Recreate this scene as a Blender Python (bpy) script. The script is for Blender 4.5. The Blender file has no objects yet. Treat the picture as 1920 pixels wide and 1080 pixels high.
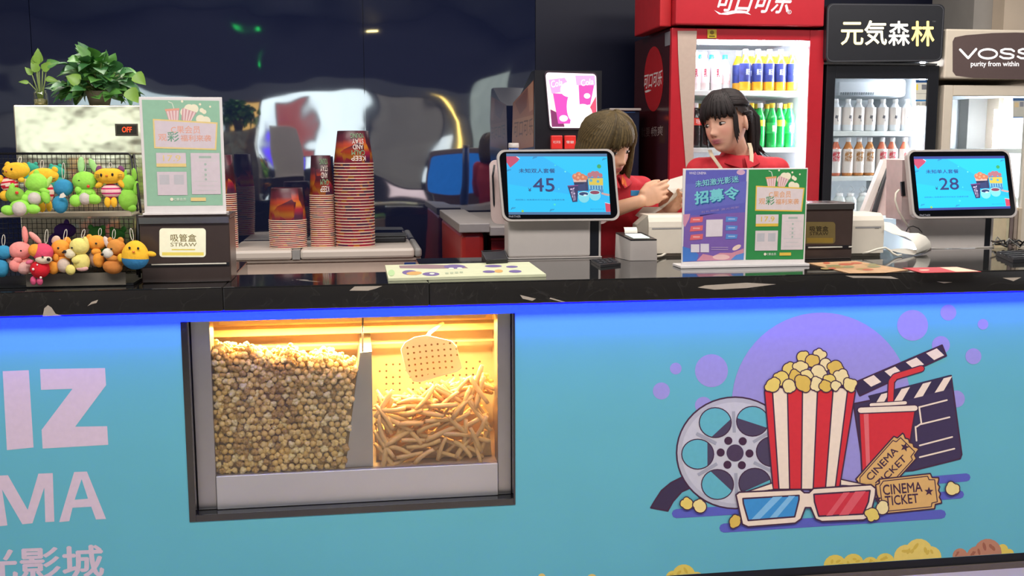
import bpy, bmesh, math, random
from mathutils import Vector as V, Matrix as MX, Quaternion as Q, noise as NZ
random.seed(7)
SC = bpy.context.scene
COL = SC.collection
rad = math.radians

# ------------------------------------------------------------------ camera
FPX = 1948.0
YAW, PIT, ROL = .1477, .1330, -.0031
CAM = V((0, -3.06, 1.404))
_cy, _sy, _cp, _sp, _cr, _sr = math.cos(YAW), math.sin(YAW), math.cos(PIT), math.sin(PIT), math.cos(ROL), math.sin(ROL)
FW = V((_sy*_cp, _cy*_cp, -_sp))
_r = V((_cy, -_sy, 0)); _u = _r.cross(FW)
RT = _r*_cr + _u*_sr
UP = _u*_cr - _r*_sr
cd = bpy.data.cameras.new('camera'); co = bpy.data.objects.new('camera', cd); COL.objects.link(co)
cd.sensor_width = 36.0; cd.lens = FPX/1920*36; cd.clip_start = .05; cd.clip_end = 100
co.matrix_world = MX(((RT.x, UP.x, -FW.x, CAM.x), (RT.y, UP.y, -FW.y, CAM.y), (RT.z, UP.z, -FW.z, CAM.z), (0, 0, 0, 1)))
SC.camera = co

# ------------------------------------------------------------------ world, exposure, ceiling lights
SC.view_settings.view_transform = 'Standard'; SC.view_settings.look = 'None'
SC.view_settings.gamma = 1; SC.view_settings.use_curve_mapping = False
SC.view_settings.exposure = 0.75
SC.cycles.use_denoising = True
SC.cycles.sample_clamp_indirect = 6
SC.cycles.max_bounces = 8; SC.cycles.transparent_max_bounces = 16
wd = bpy.data.worlds.new('mall_air'); SC.world = wd; wd.use_nodes = True
wb = wd.node_tree.nodes['Background']; wb.inputs[0].default_value = (.68, .67, .68, 1); wb.inputs[1].default_value = .36
def area(name, loc, size, power, color=(1, 1, 1), rot=(0, 0, 0)):
    l = bpy.data.lights.new(name, 'AREA'); l.shape = 'RECTANGLE'; l.size, l.size_y = size; l.energy = power; l.color = color
    o = bpy.data.objects.new(name, l); COL.objects.link(o); o.location = loc; o.rotation_euler = rot
    return o
area('ceiling_light_hall', (-.6, -1.9, 3.5), (3.6, 1.0), 90, (1, .96, .93))
area('ceiling_light_hall', (3.2, -1.9, 3.5), (3.0, 1.0), 75, (1, .96, .93))
area('ceiling_light_service', (-.6, 1.05, 2.95), (1.6, .35), 20, (1, .93, .85))
area('ceiling_light_service', (1.9, .75, 2.95), (2.0, .3), 26, (1, .93, .86))

for sx_ in (-5.2, -2.4, .6, 3.6, 6.2):                    # added fill spots, unseen, brightening the shop facade that the wall mirrors
    l_ = bpy.data.lights.new('facade_fill_spot', 'SPOT'); l_.energy = 130; l_.spot_size = 1.7; l_.spot_blend = .6; l_.shadow_soft_size = .05; l_.color = (1, .95, .88)
    o_ = bpy.data.objects.new('facade_fill_spot', l_); COL.objects.link(o_); o_.location = (sx_, -6.6, 3.5); o_.rotation_euler = (rad(-52), 0, 0)
# ------------------------------------------------------------------ helpers
def ray(px, py): return FW + RT*((px-960)/FPX) + UP*((540-py)/FPX)
def P(px, py, Y):
    d = ray(px, py); return CAM + d*((Y-CAM.y)/d.y)
def PZ(px, py, Z):
    d = ray(px, py); return CAM + d*((Z-CAM.z)/d.z)
def ppm(px, py, Y): return FPX/((P(px, py, Y)-CAM).dot(FW))

def lin(h):
    if isinstance(h, str):
        h = h.lstrip('#'); c = [int(h[i:i+2], 16)/255 for i in (0, 2, 4)]
    else: c = [x for x in h]
    return tuple((x/12.92 if x <= .04045 else ((x+.055)/1.055)**2.4) for x in c)
_M = {}
def mat(key, col='#808080', rough=.5, metal=0., spec=.5, emis=0., vary=.06, scale=30., bump=0., coat=0., trans=0., alpha=1., ecol=None, sss=0.):
    if key in _M: return _M[key]
    m = bpy.data.materials.new(key); m.use_nodes = True; nt = m.node_tree; b = nt.nodes['Principled BSDF']
    c = lin(col); I = b.inputs
    I['Roughness'].default_value = rough; I['Metallic'].default_value = metal; I['Specular IOR Level'].default_value = spec
    I['Coat Weight'].default_value = coat; I['Transmission Weight'].default_value = trans; I['Alpha'].default_value = alpha
    I['Coat Roughness'].default_value = .03
    if sss: I['Subsurface Weight'].default_value = sss; I['Subsurface Radius'].default_value = (.012, .006, .004)
    I['Base Color'].default_value = (*c, 1)
    if emis:
        e = lin(ecol) if ecol else c
        I['Emission Color'].default_value = (*e, 1); I['Emission Strength'].default_value = emis
    if vary or bump:
        tc = nt.nodes.new('ShaderNodeTexCoord'); nz = nt.nodes.new('ShaderNodeTexNoise'); nz.inputs['Scale'].default_value = scale
        nz.inputs['Detail'].default_value = 3
        nt.links.new(tc.outputs['Object'], nz.inputs['Vector'])
        if vary:
            rp = nt.nodes.new('ShaderNodeValToRGB'); e = rp.color_ramp.elements
            e[0].position = .3; e[1].position = .7
            e[0].color = (*[x*(1-vary) for x in c], 1); e[1].color = (*[min(1, x*(1+vary)) for x in c], 1)
            nt.links.new(nz.outputs['Fac'], rp.inputs['Fac']); nt.links.new(rp.outputs['Color'], I['Base Color'])
        if bump:
            bp = nt.nodes.new('ShaderNodeBump'); bp.inputs['Strength'].default_value = bump; bp.inputs['Distance'].default_value = .004
            nt.links.new(nz.outputs['Fac'], bp.inputs['Height']); nt.links.new(bp.outputs['Normal'], I['Normal'])
    _M[key] = m
    return m
def glass(key, tint=(1, 1, 1), refl=.06, rough=.02):
    if key in _M: return _M[key]
    m = bpy.data.materials.new(key); m.use_nodes = True; nt = m.node_tree; nt.nodes.clear()
    o = nt.nodes.new('ShaderNodeOutputMaterial'); mx = nt.nodes.new('ShaderNodeMixShader'); t = nt.nodes.new('ShaderNodeBsdfTransparent')
    g = nt.nodes.new('ShaderNodeBsdfGlossy'); f = nt.nodes.new('ShaderNodeLayerWeight'); f.inputs['Blend'].default_value = .3
    mu = nt.nodes.new('ShaderNodeMath'); mu.operation = 'MULTIPLY_ADD'; mu.inputs[1].default_value = .5; mu.inputs[2].default_value = refl
    t.inputs[0].default_value = (*tint, 1); g.inputs['Roughness'].default_value = rough
    nt.links.new(f.outputs['Fresnel'], mu.inputs[0]); nt.links.new(mu.outputs[0], mx.inputs[0]); nt.links.new(t.outputs[0], mx.inputs[1])
    nt.links.new(g.outputs[0], mx.inputs[2]); nt.links.new(mx.outputs[0], o.inputs[0])
    _M[key] = m
    return m
def pm(col, rough=.55, emis=0.):                       # flat printing ink (or a glowing screen colour)
    k = 'ink_%s_%g_%g' % (col.lstrip('#'), rough, emis)
    if emis: return mat(k, '#101010', rough, emis=emis, ecol=col, vary=0)
    return mat(k, col, rough, spec=.3, vary=.03, scale=60)

class MB:
    def __init__(s): s.v = []; s.f = []; s.m = []; s.s = []
    def add(s, vs, fs, m=0, sm=False, T=None):
        n = len(s.v)
        s.v += [(T @ V(p)) if T else V(p) for p in vs]
        for f in fs: s.f.append([n+i for i in f]); s.m.append(m); s.s.append(sm)
        return s
    def box(s, x0, x1, y0, y1, z0, z1, m=0, r=0, T=None, seg=2):
        if r <= 0:
            vs = [(x, y, z) for x in (x0, x1) for y in (y0, y1) for z in (z0, z1)]
            return s.add(vs, [(0, 1, 3, 2), (4, 6, 7, 5), (0, 4, 5, 1), (2, 3, 7, 6), (0, 2, 6, 4), (1, 5, 7, 3)], m, False, T)
        bm = bmesh.new(); bmesh.ops.create_cube(bm, size=1)
        for v in bm.verts: v.co = V(((x0+x1)/2+v.co.x*(x1-x0), (y0+y1)/2+v.co.y*(y1-y0), (z0+z1)/2+v.co.z*(z1-z0)))
        bmesh.ops.bevel(bm, geom=bm.edges[:], offset=r, segments=seg, affect='EDGES', profile=.5)
        bm.verts.index_update()
        s.add([v.co.copy() for v in bm.verts], [[v.index for v in f.verts] for f in bm.faces], m, False, T); bm.free()
        return s
    def prism(s, A, B, m=0, sm=False, caps=True):       # two matching 3-D outlines joined
        n = len(A); fs = [(i, (i+1) % n, n+(i+1) % n, n+i) for i in range(n)]
        s.add(list(A)+list(B), fs, m, sm)
        if caps: s.add(list(A), [list(range(n))[::-1]], m); s.add(list(B), [list(range(n))], m)
        return s
    def tube(s, path, r, n=8, m=0, caps=True, sm=True, T=None, closed=False):
        path = [V(p) for p in path]; k = len(path); rs = r if isinstance(r, (list, tuple)) else [r]*k
        vs = []; up = None
        for i, p in enumerate(path):
            if closed: t = path[(i+1) % k]-path[i-1]
            else: t = (path[min(i+1, k-1)]-path[max(i-1, 0)])
            t = t.normalized() if t.length > 1e-9 else V((0, 0, 1))
            if up is None: up = V((0, 0, 1)) if abs(t.z) < .9 else V((1, 0, 0))
            a = t.cross(up); a = a.normalized() if a.length > 1e-6 else t.orthogonal().normalized()
            b = a.cross(t); up = b
            vs += [p+(a*math.cos(2*math.pi*j/n)+b*math.sin(2*math.pi*j/n))*rs[i] for j in range(n)]
        fs = [(i*n+j, i*n+(j+1) % n, (i+1)*n+(j+1) % n, (i+1)*n+j) for i in range(k-1) for j in range(n)]
        if closed: fs += [((k-1)*n+j, (k-1)*n+(j+1) % n, (j+1) % n, j) for j in range(n)]
        s.add(vs, fs, m, sm, T)
        if caps and not closed:
            s.add(vs[:n], [list(range(n))[::-1]], m, False, T); s.add(vs[-n:], [list(range(n))], m, False, T)
        return s
    def lathe(s, prof, n=24, m=0, c=(0, 0, 0), T=None, sm=True, ms=None):
        vs = [V((c[0]+r*math.cos(2*math.pi*j/n), c[1]+r*math.sin(2*math.pi*j/n), c[2]+z)) for r, z in prof for j in range(n)]
        for i in range(len(prof)-1):
            pass
        base = len(s.v); s.v += [(T @ p) if T else p for p in vs]
        for i in range(len(prof)-1):
            for j in range(n):
                s.f.append([base+i*n+j, base+i*n+(j+1) % n, base+(i+1)*n+(j+1) % n, base+(i+1)*n+j])
                s.m.append(ms[i] if ms else m); s.s.append(sm)
        return s
    def ell(s, c, r, m=0, R=None, nu=16, nv=10, fn=None):
        c = V(c); vs = []; fs = []
        for i in range(nv+1):
            th = math.pi*i/nv
            for j in range(nu):
                ph = 2*math.pi*j/nu
                p = V((math.sin(th)*math.cos(ph), math.sin(th)*math.sin(ph), math.cos(th)))
                q = V((p.x*r[0], p.y*r[1], p.z*r[2]))
                if fn: q = fn(p, q)
                if R: q = R @ q
                vs.append(c+q)
        for i in range(nv):
            for j in range(nu): fs.append((i*nu+j, (i+1)*nu+j, (i+1)*nu+(j+1) % nu, i*nu+(j+1) % nu))
        return s.add(vs, fs, m, True)
    def mesh(s, name, mats, off=V((0, 0, 0))):
        me = bpy.data.meshes.new(name); me.from_pydata([tuple(v-off) for v in s.v], [], s.f)
        for x in mats: me.materials.append(x)
        me.polygons.foreach_set('material_index', s.m); me.polygons.foreach_set('use_smooth', s.s)
        bm = bmesh.new(); bm.from_mesh(me); bmesh.ops.remove_doubles(bm, verts=bm.verts[:], dist=1e-6)
        bmesh.ops.recalc_face_normals(bm, faces=bm.faces[:]) if s.f and len(s.f) > 3 else None
        bm.to_mesh(me); bm.free(); me.update()
        return me

def wloc(o):
    p = V((0, 0, 0))
    while o: p += o.location; o = o.parent
    return p
def obj(name, mb, mats, parent=None, local=False, label=None, loc=None):
    """one mesh object; its points are given in world space unless local"""
    if not isinstance(mats, (list, tuple)): mats = [mats]
    if parent: off = V((0, 0, 0)) if local else wloc(parent)
    else: off = V(loc) if (loc is not None and not local) else V((0, 0, 0))
    o = bpy.data.objects.new(name, mb.mesh(name, mats, off)); COL.objects.link(o); o.parent = parent
    if not parent and loc is not None: o.location = loc
    if label: o['label'] = label
    return o
def tag(o, label, cat, group=None):
    o['label'] = label; o['category'] = cat
    if group: o['group'] = group
    return o
def thing(name, label, cat, loc=(0, 0, 0), group=None, rz=0.):
    o = bpy.data.objects.new(name, None); COL.objects.link(o); o.location = loc; o.rotation_euler.z = rz; o.empty_display_size = .05
    return tag(o, label, cat, group)
def struct(name, mb, mats):
    o = obj(name, mb, mats); o['kind'] = 'structure'; return o
def dup(root, loc, label=None, rz=None, group=None, rot=None, scale=None):
    def cp(o, par):
        c = o.copy(); COL.objects.link(c); c.parent = par
        for ch in o.children: cp(ch, c)
        return c
    r = cp(root, None); r.location = loc
    if rz is not None: r.rotation_euler.z = rz
    if rot is not None: r.rotation_euler = rot
    if scale is not None: r.scale = scale
    if label: r['label'] = label
    if group: r['group'] = group
    return r
ORD = ['', 'first', 'second', 'third', 'fourth', 'fifth', 'sixth', 'seventh', 'eighth', 'ninth', 'tenth', 'eleventh', 'twelfth', 'thirteenth', 'fourteenth',
       'fifteenth', 'sixteenth', 'seventeenth', 'eighteenth', 'nineteenth', 'twentieth']
def nth(k):
    if k <= 20: return ORD[k]
    t = {2: 'twenty', 3: 'thirty', 4: 'forty'}[k//10]
    return t.replace('ty', 'tieth') if k % 10 == 0 else t+'-'+ORD[k % 10]

# ------------------------------------------------------------------ flat print on a surface
_G = {}
def glyphs(txt, bold=0.):
    k = (txt, bold)
    if k not in _G:
        c = bpy.data.curves.new('lettering', 'FONT'); c.body = txt; c.resolution_u = 3; c.offset = bold; c.size = 1
        o = bpy.data.objects.new('lettering', c); COL.objects.link(o)
        dg = bpy.context.evaluated_depsgraph_get(); me = bpy.data.meshes.new_from_object(o.evaluated_get(dg))
        vs = [(v.co.x, v.co.y) for v in me.vertices]; fs = [list(p.vertices) for p in me.polygons]
        bpy.data.objects.remove(o); bpy.data.curves.remove(c); bpy.data.meshes.remove(me)
        if vs:
            x0 = min(v[0] for v in vs); x1 = max(v[0] for v in vs); y0 = min(v[1] for v in vs); y1 = max(v[1] for v in vs)
            vs = [((x-x0)/(x1-x0), (y-y0)/(y1-y0)) for x, y in vs]
        _G[k] = (vs, fs)
    return _G[k]
def plane(o, n):
    """pixel -> point on the plane through o with normal n, lifted h towards the viewer side"""
    o = V(o); n = V(n).normalized()
    def f(px, py, h=0.):
        d = ray(px, py); t = (o-CAM).dot(n)/d.dot(n); return CAM + d*t + n*h
    return f
class Print:
    STEP = .00003
    def __init__(s, f, h0=.0002, emis=0., rough=.55, step=None):
        s.f = f; s.h = h0; s.mb = MB(); s.cols = []; s.emis = emis; s.rough = rough; s.step = step or s.STEP
    def mi(s, col):
        if col not in s.cols: s.cols.append(col)
        return s.cols.index(col)
    def poly(s, pts, col):
        s.h += s.step; s.mb.add([s.f(x, y, s.h) for x, y in pts], [list(range(len(pts)))], s.mi(col)); return s
    def ell(s, x, y, rx, ry=None, col='#ffffff', a=0., n=28):
        ry = rx if ry is None else ry; ca, sa = math.cos(a), math.sin(a)
        return s.poly([(x+rx*math.cos(t)*ca-ry*math.sin(t)*sa, y+rx*math.cos(t)*sa+ry*math.sin(t)*ca) for t in [2*math.pi*i/n for i in range(n)]], col)
    def rect(s, x0, y0, x1, y1, col): return s.poly([(x0, y0), (x1, y0), (x1, y1), (x0, y1)], col)
    def rrect(s, x0, y0, x1, y1, r, col):
        pts = []
        for cx, cy, a in ((x1-r, y1-r, 0), (x0+r, y1-r, 90), (x0+r, y0+r, 180), (x1-r, y0+r, 270)):
            pts += [(cx+r*math.cos(rad(a+t)), cy+r*math.sin(rad(a+t))) for t in (0, 22, 45, 67, 90)]
        return s.poly(pts, col)
    def stroke(s, pts, w, col, closed=False, dots=True):
        s.h += s.step; k = s.mi(col); n = len(pts)
        for i in range(n if closed else n-1):
            (ax, ay), (bx, by) = pts[i], pts[(i+1) % n]; L = math.hypot(bx-ax, by-ay) or 1; ux, uy = -(by-ay)/L*w/2, (bx-ax)/L*w/2
            s.mb.add([s.f(ax+ux, ay+uy, s.h), s.f(bx+ux, by+uy, s.h), s.f(bx-ux, by-uy, s.h), s.f(ax-ux, ay-uy, s.h)], [(0, 1, 2, 3)], k)
        if dots and w > 1.2:
            for x, y in pts: s.mb.add([s.f(x+w/2*math.cos(t), y+w/2*math.sin(t), s.h+s.step*.4) for t in [math.pi*i/4 for i in range(8)]], [list(range(8))], k)
        s.h += s.step*.5
        return s
    def blob(s, cs, w, out, fill):                      # union of circles with an outline
        if out:
            for x, y, r in cs: s.ell(x, y, r+w, None, out, n=18); s.h -= s.step*.8
            s.h += s.step
        for x, y, r in cs: s.ell(x, y, r, None, fill, n=18); s.h -= s.step*.8
        s.h += s.step
        return s
    def text(s, t, quad, col, bold=0.):
        """quad: four pixels TL, TR, BR, BL (or x0,y0,x1,y1) the lettering fills"""
        if not isinstance(quad[0], (tuple, list)):
            x0, y0, x1, y1 = quad; quad = [(x0, y0), (x1, y0), (x1, y1), (x0, y1)]
        s.h += s.step; vs, fs = glyphs(t); a, b, c, d = quad; nb = 1 if bold <= 0 else 5; nl = max(1, len(t))
        for kb in range(nb):
          ou, ov = ((0, 0), (1, 0), (-1, 0), (0, 1), (0, -1))[kb]; o = []; s.h += s.step*.3
          for u, v in vs:
            u += ou*bold*.8/nl; v += ov*bold*.8
            v = 1-v
            x = (a[0]*(1-u)+b[0]*u)*(1-v)+(d[0]*(1-u)+c[0]*u)*v; y = (a[1]*(1-u)+b[1]*u)*(1-v)+(d[1]*(1-u)+c[1]*u)*v
            o.append(s.f(x, y, s.h))
          s.mb.add(o, fs, s.mi(col))
        return s
    def obj(s, name, parent, local=False, label=None):
        return obj(name, s.mb, [pm(c, s.rough, s.emis) for c in s.cols], parent, local, label)
# ------------------------------------------------------------------ the setting
ZT, ZB = 1.016, .946            # countertop top / underside
floor_m = mat('pale_floor_tile', '#b4aaa2', .25, vary=.05, scale=3)
struct('floor', MB().box(-6, 7, -9.2, 2.6, -.05, 0), floor_m)
ceil_m = mat('dark_ceiling', '#2b3043', .7, vary=.1, scale=2)
struct('ceiling', MB().box(-6, 7, -9.2, 2.6, 3.6, 3.65), ceil_m)
# glossy navy back wall, slightly wavy sheet panels
def wavy():
    m = bpy.data.materials.new('glossy_navy_panel'); m.use_nodes = True; nt = m.node_tree; b = nt.nodes['Principled BSDF']; I = b.inputs
    I['Base Color'].default_value = (.010, .014, .042, 1); I['Roughness'].default_value = .035; I['Specular IOR Level'].default_value = 1.0
    I['IOR'].default_value = 2.1
    tc = nt.nodes.new('ShaderNodeTexCoord'); mp = nt.nodes.new('ShaderNodeMapping'); mp.inputs['Scale'].default_value = (1.0, 1, 1.3)
    nz = nt.nodes.new('ShaderNodeTexNoise'); nz.inputs['Scale'].default_value = 1.7; nz.inputs['Detail'].default_value = 1.6; nz.inputs['Roughness'].default_value = .3
    bp = nt.nodes.new('ShaderNodeBump'); bp.inputs['Strength'].default_value = .8; bp.inputs['Distance'].default_value = .016
    nt.links.new(tc.outputs['Object'], mp.inputs[0]); nt.links.new(mp.outputs[0], nz.inputs['Vector'])
    nt.links.new(nz.outputs['Fac'], bp.inputs['Height']); nt.links.new(bp.outputs['Normal'], I['Normal'])
    return m
WM = wavy(); YW = 2.4
wall = MB()
xs = [-6, -3.0, -1.55, P(684, 200, YW).x, P(1004, 200, YW).x]
for a, b in zip(xs[:-1], xs[1:]): wall.box(a+.0015, b-.0015, YW, YW+.03, 0, 3.6)
wall.box(-6, xs[-1], YW+.031, YW+.08, 0, 3.6)
struct('wall_back', wall, WM)
struct('wall_rear', MB().box(xs[-1]+.001, 3.2, YW, YW+.08, 0, 3.6), mat('matte_navy_panel', '#0a0e24', .4, spec=.25, vary=.05))
wr = P(1828, 20, 1.9)
struct('wall_right', MB().box(P(1826, 20, 2.0).x, 7, 2.0, 2.5, 0, 3.6), mat('grey_plaster', '#8f8b86', .8, vary=.05, scale=8))
struct('trim_1', MB().box(P(1883, 20, 1.9).x, 7, 1.9, 1.999, 0, 3.6), mat('beige_plaster', '#b9aa98', .8, vary=.05, scale=8))
# the mall across the hall, which the glossy wall mirrors
far = MB()
far.box(-9, 10, -9.3, -9.2, 2.42, 3.6, 0)
far.box(-9, 10, -9.25, -9.15, 2.06, 2.42, 1)
far.box(-9, 10, -9.3, -9.2, 1.25, 2.06, 2).box(-9, 10, -9.3, -9.2, 0, 1.25, 3)
struct('wall_front', far, [mat('dark_fascia', '#12162c', .8), mat('grey_fascia', '#565b62', .8), mat('shopfront_grey', '#6d7072', .6), mat('dark_shop_base', '#25262c', .5)])
def shop(name, label, x0, x1, z0, z1, col, e, cat='shop window', y=-9.14):
    t = thing(name, label, cat, ((x0+x1)/2, y-.02, z0))
    obj('frame', MB().box(x0-.03, x1+.03, y-.05, y-.01, z0-.03, z1+.03), mat('dark_fascia'), t)
    obj('pane', MB().box(x0, x1, y-.009, y+.01, z0, z1), mat('lit_'+col.strip('#')+str(e), col, .4, emis=e, vary=.3, scale=2), t)
    return t
shop('shop_window', 'wide white lit shop window mirrored above the cup stacks', -1.55, .25, 1.32, 2.03, '#d3e4ea', 2.6)
shop('shop_window', 'white lit shop window mirrored behind the green sign', -4.2, -2.3, 1.30, 2.0, '#b9cdd2', 1.6)
shop('light_box', 'amber lit sign box mirrored beside the green sign', -2.15, -1.62, 1.58, 2.0, '#caa259', 1.7, 'sign')
shop('light_box', 'violet and blue lit screen mirrored left of the narrow cup stack', -1.40, -.82, 1.28, 1.62, '#4a28d8', 3.2, 'sign', -8.95)
shop('light_box', 'dull red lit sign box mirrored above the violet screen', -1.15, -.55, 1.66, 1.86, '#a0504c', 1.2, 'sign', -8.95)
shop('shop_window', 'grey lit shop window mirrored right of the tall cup stack', .35, 1.05, 1.05, 2.05, '#77746e', .55)
shop('shop_window', 'pale narrow lit shop window mirrored right of the tall cup stack', 1.08, 1.32, 1.3, 1.75, '#cfdde4', 1.9)
shop('shop_window', 'low red and white lit shelf mirrored right of the tall cup stack', .55, 1.1, .72, .98, '#d8c4c8', 1.6)
shop('shop_window', 'tall pale pillar with an added glow mirrored left of the drink machine', 1.75, 2.55, 1.25, 2.5, '#9aa8a4', .8)  # a plain pillar, not a lamp; its paleness is added as glow
t = thing('light_strip', 'curved golden light strip mirrored above the left till', 'light', (1.45, -9.0, 1.25))
obj('tube', MB().tube([V((1.20, -9.05, 2.2)), V((1.36, -9.05, 2.06)), V((1.44, -9.05, 1.9)), V((1.46, -9.05, 1.28))], .028, 8), mat('gold_strip', '#ffe08a', .5, emis=5, ecol='#ffd870', vary=0), t)
obj('bracket', MB().box(1.42, 1.5, -9.14, -9.05, 1.22, 1.28), mat('dark_fascia'), t)
for k, (lx, lz, lw, lh, lc, le) in enumerate(((.42, 3.36, .15, .04, '#ffe9a0', 6), (-1.75, 3.24, .03, .045, '#1cd860', 2.0), (-1.64, 2.80, .025, .035, '#1cd860', 2.0))):
    t = thing('wall_lamp', ['warm', 'upper green', 'lower green'][k]+' lamp mirrored high on the glossy wall', 'lamp', (lx, -9.1, lz))
    obj('bulb', MB().box(lx-lw, lx+lw, -9.06, -9.02, lz-lh, lz+lh, 0, .02), mat('lamp_'+lc.strip('#')+str(k), lc, .5, emis=le, vary=0), t); obj('backplate', MB().box(lx-lw*.6, lx+lw*.6, -9.2, -9.061, lz-lh*.6, lz+lh*.6), mat('dark_fascia'), t)

# ------------------------------------------------------------------ the counter
ctr = thing('service_counter', 'long turquoise cinema snack counter with black marble top and blue glow', 'counter', (0, 0, 0))
def marble():
    m = bpy.data.materials.new('black_veined_marble'); m.use_nodes = True; nt = m.node_tree; b = nt.nodes['Principled BSDF']; I = b.inputs
    tc = nt.nodes.new('ShaderNodeTexCoord'); nz = nt.nodes.new('ShaderNodeTexNoise'); nz.inputs['Scale'].default_value = 3; nz.inputs['Detail'].default_value = 8
    nz.inputs['Distortion'].default_value = 2.5
    rp = nt.nodes.new('ShaderNodeValToRGB'); e = rp.color_ramp.elements
    e[0].position = 0; e[0].color = (.012, .012, .014, 1); e[1].position = 1; e[1].color = (.011, .011, .012, 1)
    for p, c in ((.493, .010), (.498, .03), (.503, .011)):
        x = rp.color_ramp.elements.new(p); x.color = (c, c*.95, c*.9, 1)
    nt.links.new(tc.outputs['Object'], nz.inputs['Vector']); nt.links.new(nz.outputs['Fac'], rp.inputs['Fac'])
    # sparse chalky flecks
    n2 = nt.nodes.new('ShaderNodeTexNoise'); n2.inputs['Scale'].default_value = 7; n2.inputs['Detail'].default_value = 6; n2.inputs['Distortion'].default_value = 1.2
    mp = nt.nodes.new('ShaderNodeMapping'); mp.inputs['Scale'].default_value = (.8, 1, 1.7); mp.inputs['Location'].default_value = (3.3, 0, 1)
    nt.links.new(tc.outputs['Object'], mp.inputs[0]); nt.links.new(mp.outputs[0], n2.inputs['Vector'])
    r2 = nt.nodes.new('ShaderNodeValToRGB'); r2.color_ramp.elements[0].position = .715; r2.color_ramp.elements[1].position = .74
    nt.links.new(n2.outputs['Fac'], r2.inputs['Fac'])
    mx = nt.nodes.new('ShaderNodeMix'); mx.data_type = 'RGBA'; mx.inputs[7].default_value = (.33, .29, .25, 1)
    nt.links.new(r2.outputs['Color'], mx.inputs[0]); nt.links.new(rp.outputs['Color'], mx.inputs[6]); nt.links.new(mx.outputs[2], I['Base Color'])
    I['Roughness'].default_value = .06; I['Specular IOR Level'].default_value = .9
    return m
MARB = marble()
CX0, CX1 = -2.6, 4.4
nx0, nx1 = P(440, 510, .27).x, P(792, 505, .27).x       # the top is narrow above the warmer
top = MB()
top.box(CX0, nx0, -.036, .66, ZB, ZT, 0, .004); top.box(nx1, CX1, -.036, .66, ZB, ZT, 0, .004); top.box(nx0, nx1, -.0361, .265, ZB, ZT, 0, .004)
obj('countertop', top, MARB, ctr)
# chalky worn patches on the marble edge
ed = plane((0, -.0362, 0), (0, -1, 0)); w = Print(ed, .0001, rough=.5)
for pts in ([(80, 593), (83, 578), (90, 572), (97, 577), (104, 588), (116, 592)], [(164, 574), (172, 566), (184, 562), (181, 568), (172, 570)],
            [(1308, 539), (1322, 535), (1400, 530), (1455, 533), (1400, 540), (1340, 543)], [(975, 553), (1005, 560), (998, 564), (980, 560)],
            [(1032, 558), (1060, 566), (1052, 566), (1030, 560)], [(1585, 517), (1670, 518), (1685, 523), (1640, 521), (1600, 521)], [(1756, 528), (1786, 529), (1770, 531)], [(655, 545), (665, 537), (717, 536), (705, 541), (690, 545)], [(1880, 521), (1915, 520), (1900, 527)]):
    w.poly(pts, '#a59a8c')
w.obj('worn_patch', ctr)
PX0, PX1 = CX0, CX1; PZ0 = .051
WX0, WX1, WZ0, WZ1 = -.510, .464, .314, .913
TURQ = mat('turquoise_board', '#61b0bd', .42, spec=.35, vary=.02, scale=4)
pan = MB()
pan.box(PX0, WX0, 0, .02, PZ0, ZB+.0); pan.box(WX1, PX1, 0, .02, PZ0, ZB); pan.box(WX0, WX1, 0, .02, PZ0, WZ0); pan.box(WX0, WX1, 0, .02, WZ1, ZB)
fp = obj('front_panel', pan, TURQ, ctr)
pl = MB().box(CX0, CX1, .012, .6, 0, PZ0, 0); obj('plinth', pl, mat('black_plinth', '#17181c', .4), ctr)
obj('kick_strip', MB().box(CX0, CX1, -.004, .011, 0, .017), mat('brown_strip', '#5d524b', .5), ctr)
obj('rear_panel', MB().box(CX0, nx0, .60, .63, 0, ZB-.001).box(nx1, CX1, .60, .63, 0, ZB-.001), mat('black_plinth'), ctr)
# blue light strip in a channel under the marble overhang
BLUE = mat('blue_led', '#0a10ff', .5, emis=44, ecol='#0000ff', vary=0)
ls = MB().box(CX0, CX1, -.030, -.018, ZB-.003, ZB-.0005); obj('light_strip', ls, BLUE, ctr)
# dark stone surround of the warmer window
sr = MB()
sr.box(WX0, WX0+.019, -.002, .09, WZ0, WZ1, 0, .001); sr.box(WX1-.006, WX1, -.002, .09, WZ0, WZ1, 0, .001); sr.box(WX0+.019, WX1-.006, -.002, .09, WZ0, WZ0+.021, 0, .001)
obj('stone_surround', sr, MARB, ctr)

# print on the counter front: lettering
pf = plane((0, 0, 0), (0, -1, 0)); INK = '#d3bfc8'
p = Print(pf)
p.poly([(5, 696), (54, 694), (63, 839), (13, 844)], INK)
p.poly([(75, 692), (197, 690), (199, 722), (141, 800), (201, 799), (203, 834), (80, 841), (78, 806), (136, 729), (77, 731)], INK)
p.poly([(-36, 893), (15, 891), (52, 956), (72, 888), (99, 887), (102, 978), (85, 979), (83, 914), (61, 981), (42, 983), (4, 918), (14, 985), (-30, 990)], INK)
p.poly([(139, 885), (163, 884), (199, 973), (180, 974), (171, 950), (136, 952), (130, 977), (111, 979)], INK); p.poly([(140, 937), (153, 898), (165, 935)], '#61b0bd')
p.text('光影城', [(-45, 1031), (192, 1022), (194, 1080), (-42, 1091)], INK, .03)
p.obj('lettering', fp, label='pale pink letters printed on the turquoise panel')

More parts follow.
